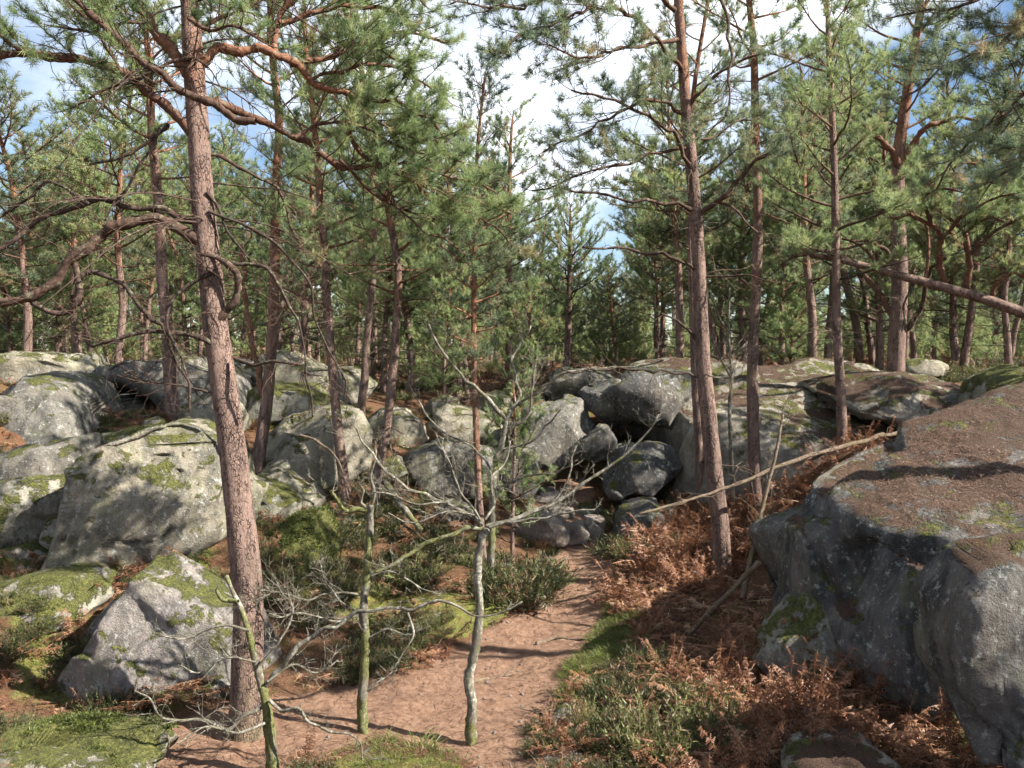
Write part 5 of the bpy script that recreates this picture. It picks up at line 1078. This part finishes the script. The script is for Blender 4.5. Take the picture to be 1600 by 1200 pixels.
# fallen needles and twigs, on the ground and on the big boulder and slabs
def litter(name, label, pts, nrm, seed, ln=(.03, .09), w=.004):
    rng = np.random.default_rng(seed); n = len(pts); d = rng.normal(size=(n, 3)); d = norm(d - nrm * (d * nrm).sum(-1, keepdims=True) + nrm * rng.uniform(-.05, .25, (n, 1)))
    L = rng.uniform(*ln, n)[:, None]; s = norm(np.cross(d, nrm)) * w / 2 * rng.uniform(.6, 1.6, (n, 1)); p = pts + nrm * rng.uniform(.003, .02, (n, 1))
    V = np.stack([p - d * L / 2 - s, p - d * L / 2 + s, p + d * L / 2 + s * .6, p + d * L / 2 - s * .6], 1).reshape(-1, 3); m = MB()
    m.add(V, q=np.arange(len(V)).reshape(-1, 4), tone=np.repeat(np.clip(rng.normal(.45, .25, n), 0, 1), 4)); return tag(m.obj(name, M['litter'], smooth=False), label, None, None, 'stuff')
rng = np.random.default_rng(5)
x, y = rng.uniform(-7, 7, 50000), rng.uniform(7, 17, 50000); pxs = pix(np.stack([x, y, x * 0 + .5], 1))[:, 0]; ok = (pxs > -50) & (pxs < 1650) & (rng.random(50000) < 9 / (y + 1))
x, y = x[ok], y[ok]; litter('needle_litter', 'fallen brown needles and twig bits strewn over the ground', np.stack([x, y, zg(x, y)], 1), np.tile([0, 0, 1.0], (len(x), 1)), 1, (.03, .12), .006)
pp, nn = [], []
for ri in (0, 6, 7):
    v, n = ROCKS[ri]; w = np.clip(n[:, 2] - .55, 0, 1); w = w / w.sum(); k = 16000 if ri == 0 else 3500
    i = rng.choice(len(v), k, p=w); pp.append(v[i] + rng.normal(0, .03, (k, 3)) * np.array([1, 1, .15])); nn.append(n[i])
pp = np.concatenate(pp); nn = np.concatenate(nn); ok = fbm(pp * 1.1, 3, 8) > -.22
litter('needle_litter', 'brown pine needles lying on the boulder and slab tops', pp[ok], nn[ok], 2, (.02, .055), .005)
peb = [o for o in bpy.data.objects if o.get('label', '').startswith('tiny stone')][0]
rg = np.random.default_rng(41); x = rg.uniform(-3, 3, 3000); y = rg.uniform(7.4, 17, 3000); ok = np.where(pathmask(x, y) > .6)[0][:150]; x, y = x[ok], y[ok]
scatter('pebbles', 'small pebbles and cones scattered along the path', np.stack([x, y, zg(x, y) - .012], 1), rg.uniform(0, 6.28, (len(x), 3)) * np.array([.1, .1, 1]), rg.uniform(.12, .5, len(x)) ** 1.3, peb)
# surface roots where the path climbs
for i, (lb, pl) in enumerate([('gnarled root crossing the path below the step stone', [(790,840),(820,858),(850,866),(885,872)]), ('thin root lying across the middle of the path', [(838,1000),(870,994),(900,1000),(935,1006)]), ('short root on the left of the path', [(735,1060),(765,1050),(800,1046)]), ('curled root near the right path edge', [(845,1120),(855,1110),(870,1106)])]):
    rr = np.random.default_rng(i); q = []
    for px, py in pl:
        Y = (4 - .1) / ((py - HOR) / F); p = P(px, py, Y); q.append([p[0], p[1], zg(p[0], p[1])[0] + .012])
    q = spline(q, 24); q[:, 2] += fbm(q * 5, 2, i) * .02; m = MB(); tube(m, q, np.linspace(.028, .010, 24), 7, True)
    for _ in range(3): 
        p, tg = at_t(q, rr.uniform(.2, .8)); b = shoot_curve(p, tg + rr.normal(size=3) * np.array([.6, .6, .05]), .35, 6, -.1, .12, rr); tube(m, b, np.linspace(.014, .005, len(b)), 5, False)
    tag(m.obj('tree_root', M['dead'], origin=q[0].copy()), lb, 'root')

# moss tufts standing proud on the mossiest rocks
def moss_mesh(seed, n=46, R=.06):
    rng = np.random.default_rng(seed); m = MB(); a = rng.uniform(0, 6.28, n); r = np.sqrt(rng.uniform(0, 1, n)) * R; b = np.stack([r * np.cos(a), r * np.sin(a), np.zeros(n) - .01], 1)
    d = norm(np.stack([np.cos(a) * .4, np.sin(a) * .4, np.ones(n)], 1) + rng.normal(size=(n, 3)) * .4); s = norm(np.cross(d, rng.normal(size=(n, 3)))) * .006; L = rng.uniform(.015, .04, (n, 1))
    V = np.stack([b - s, b + s, b + d * L], 1).reshape(-1, 3); m.add(V, t=np.arange(n * 3).reshape(-1, 3), tone=np.repeat(np.clip(rng.normal(.22, .2, n), 0, 1), 3)); return m.mesh('moss_tuft', M['grass'], False)
mt = plant('moss_tuft', moss_mesh(1), 470, 830, 1.15, 1.0, 'small moss tuft on the moss-cushioned mound', 'moss')
pp = []
rng = np.random.default_rng(9)
for v, n in ROCKS:
    c = v.mean(0); q = pix(c[None])[0]
    if any(abs(q[0] - a) < 25 and abs(q[1] - b) < 30 for a, b in ((462, 850), (60, 1190), (460, 852))) or (q[0] < 120 and q[1] > 1130) or (410 < q[0] < 520 and 800 < q[1] < 900):
        w = np.clip(n[:, 2] - .15, 0, 1); k = 600; i = rng.choice(len(v), k, p=w / w.sum()); q_ = v[i] + rng.normal(0, .02, (k, 3)) * np.array([1, 1, .2]); pp.append(q_[fbm(q_ * 2.2, 3, 4) > -.1])
if pp:
    pp = np.concatenate(pp); k = len(pp); scatter('moss_cover', 'moss tufts covering the mossiest rocks', pp, np.stack([rng.normal(0, .3, k), rng.normal(0, .3, k), rng.uniform(0, 6.28, k)], 1), rng.uniform(.6, 1.3, k), mt)
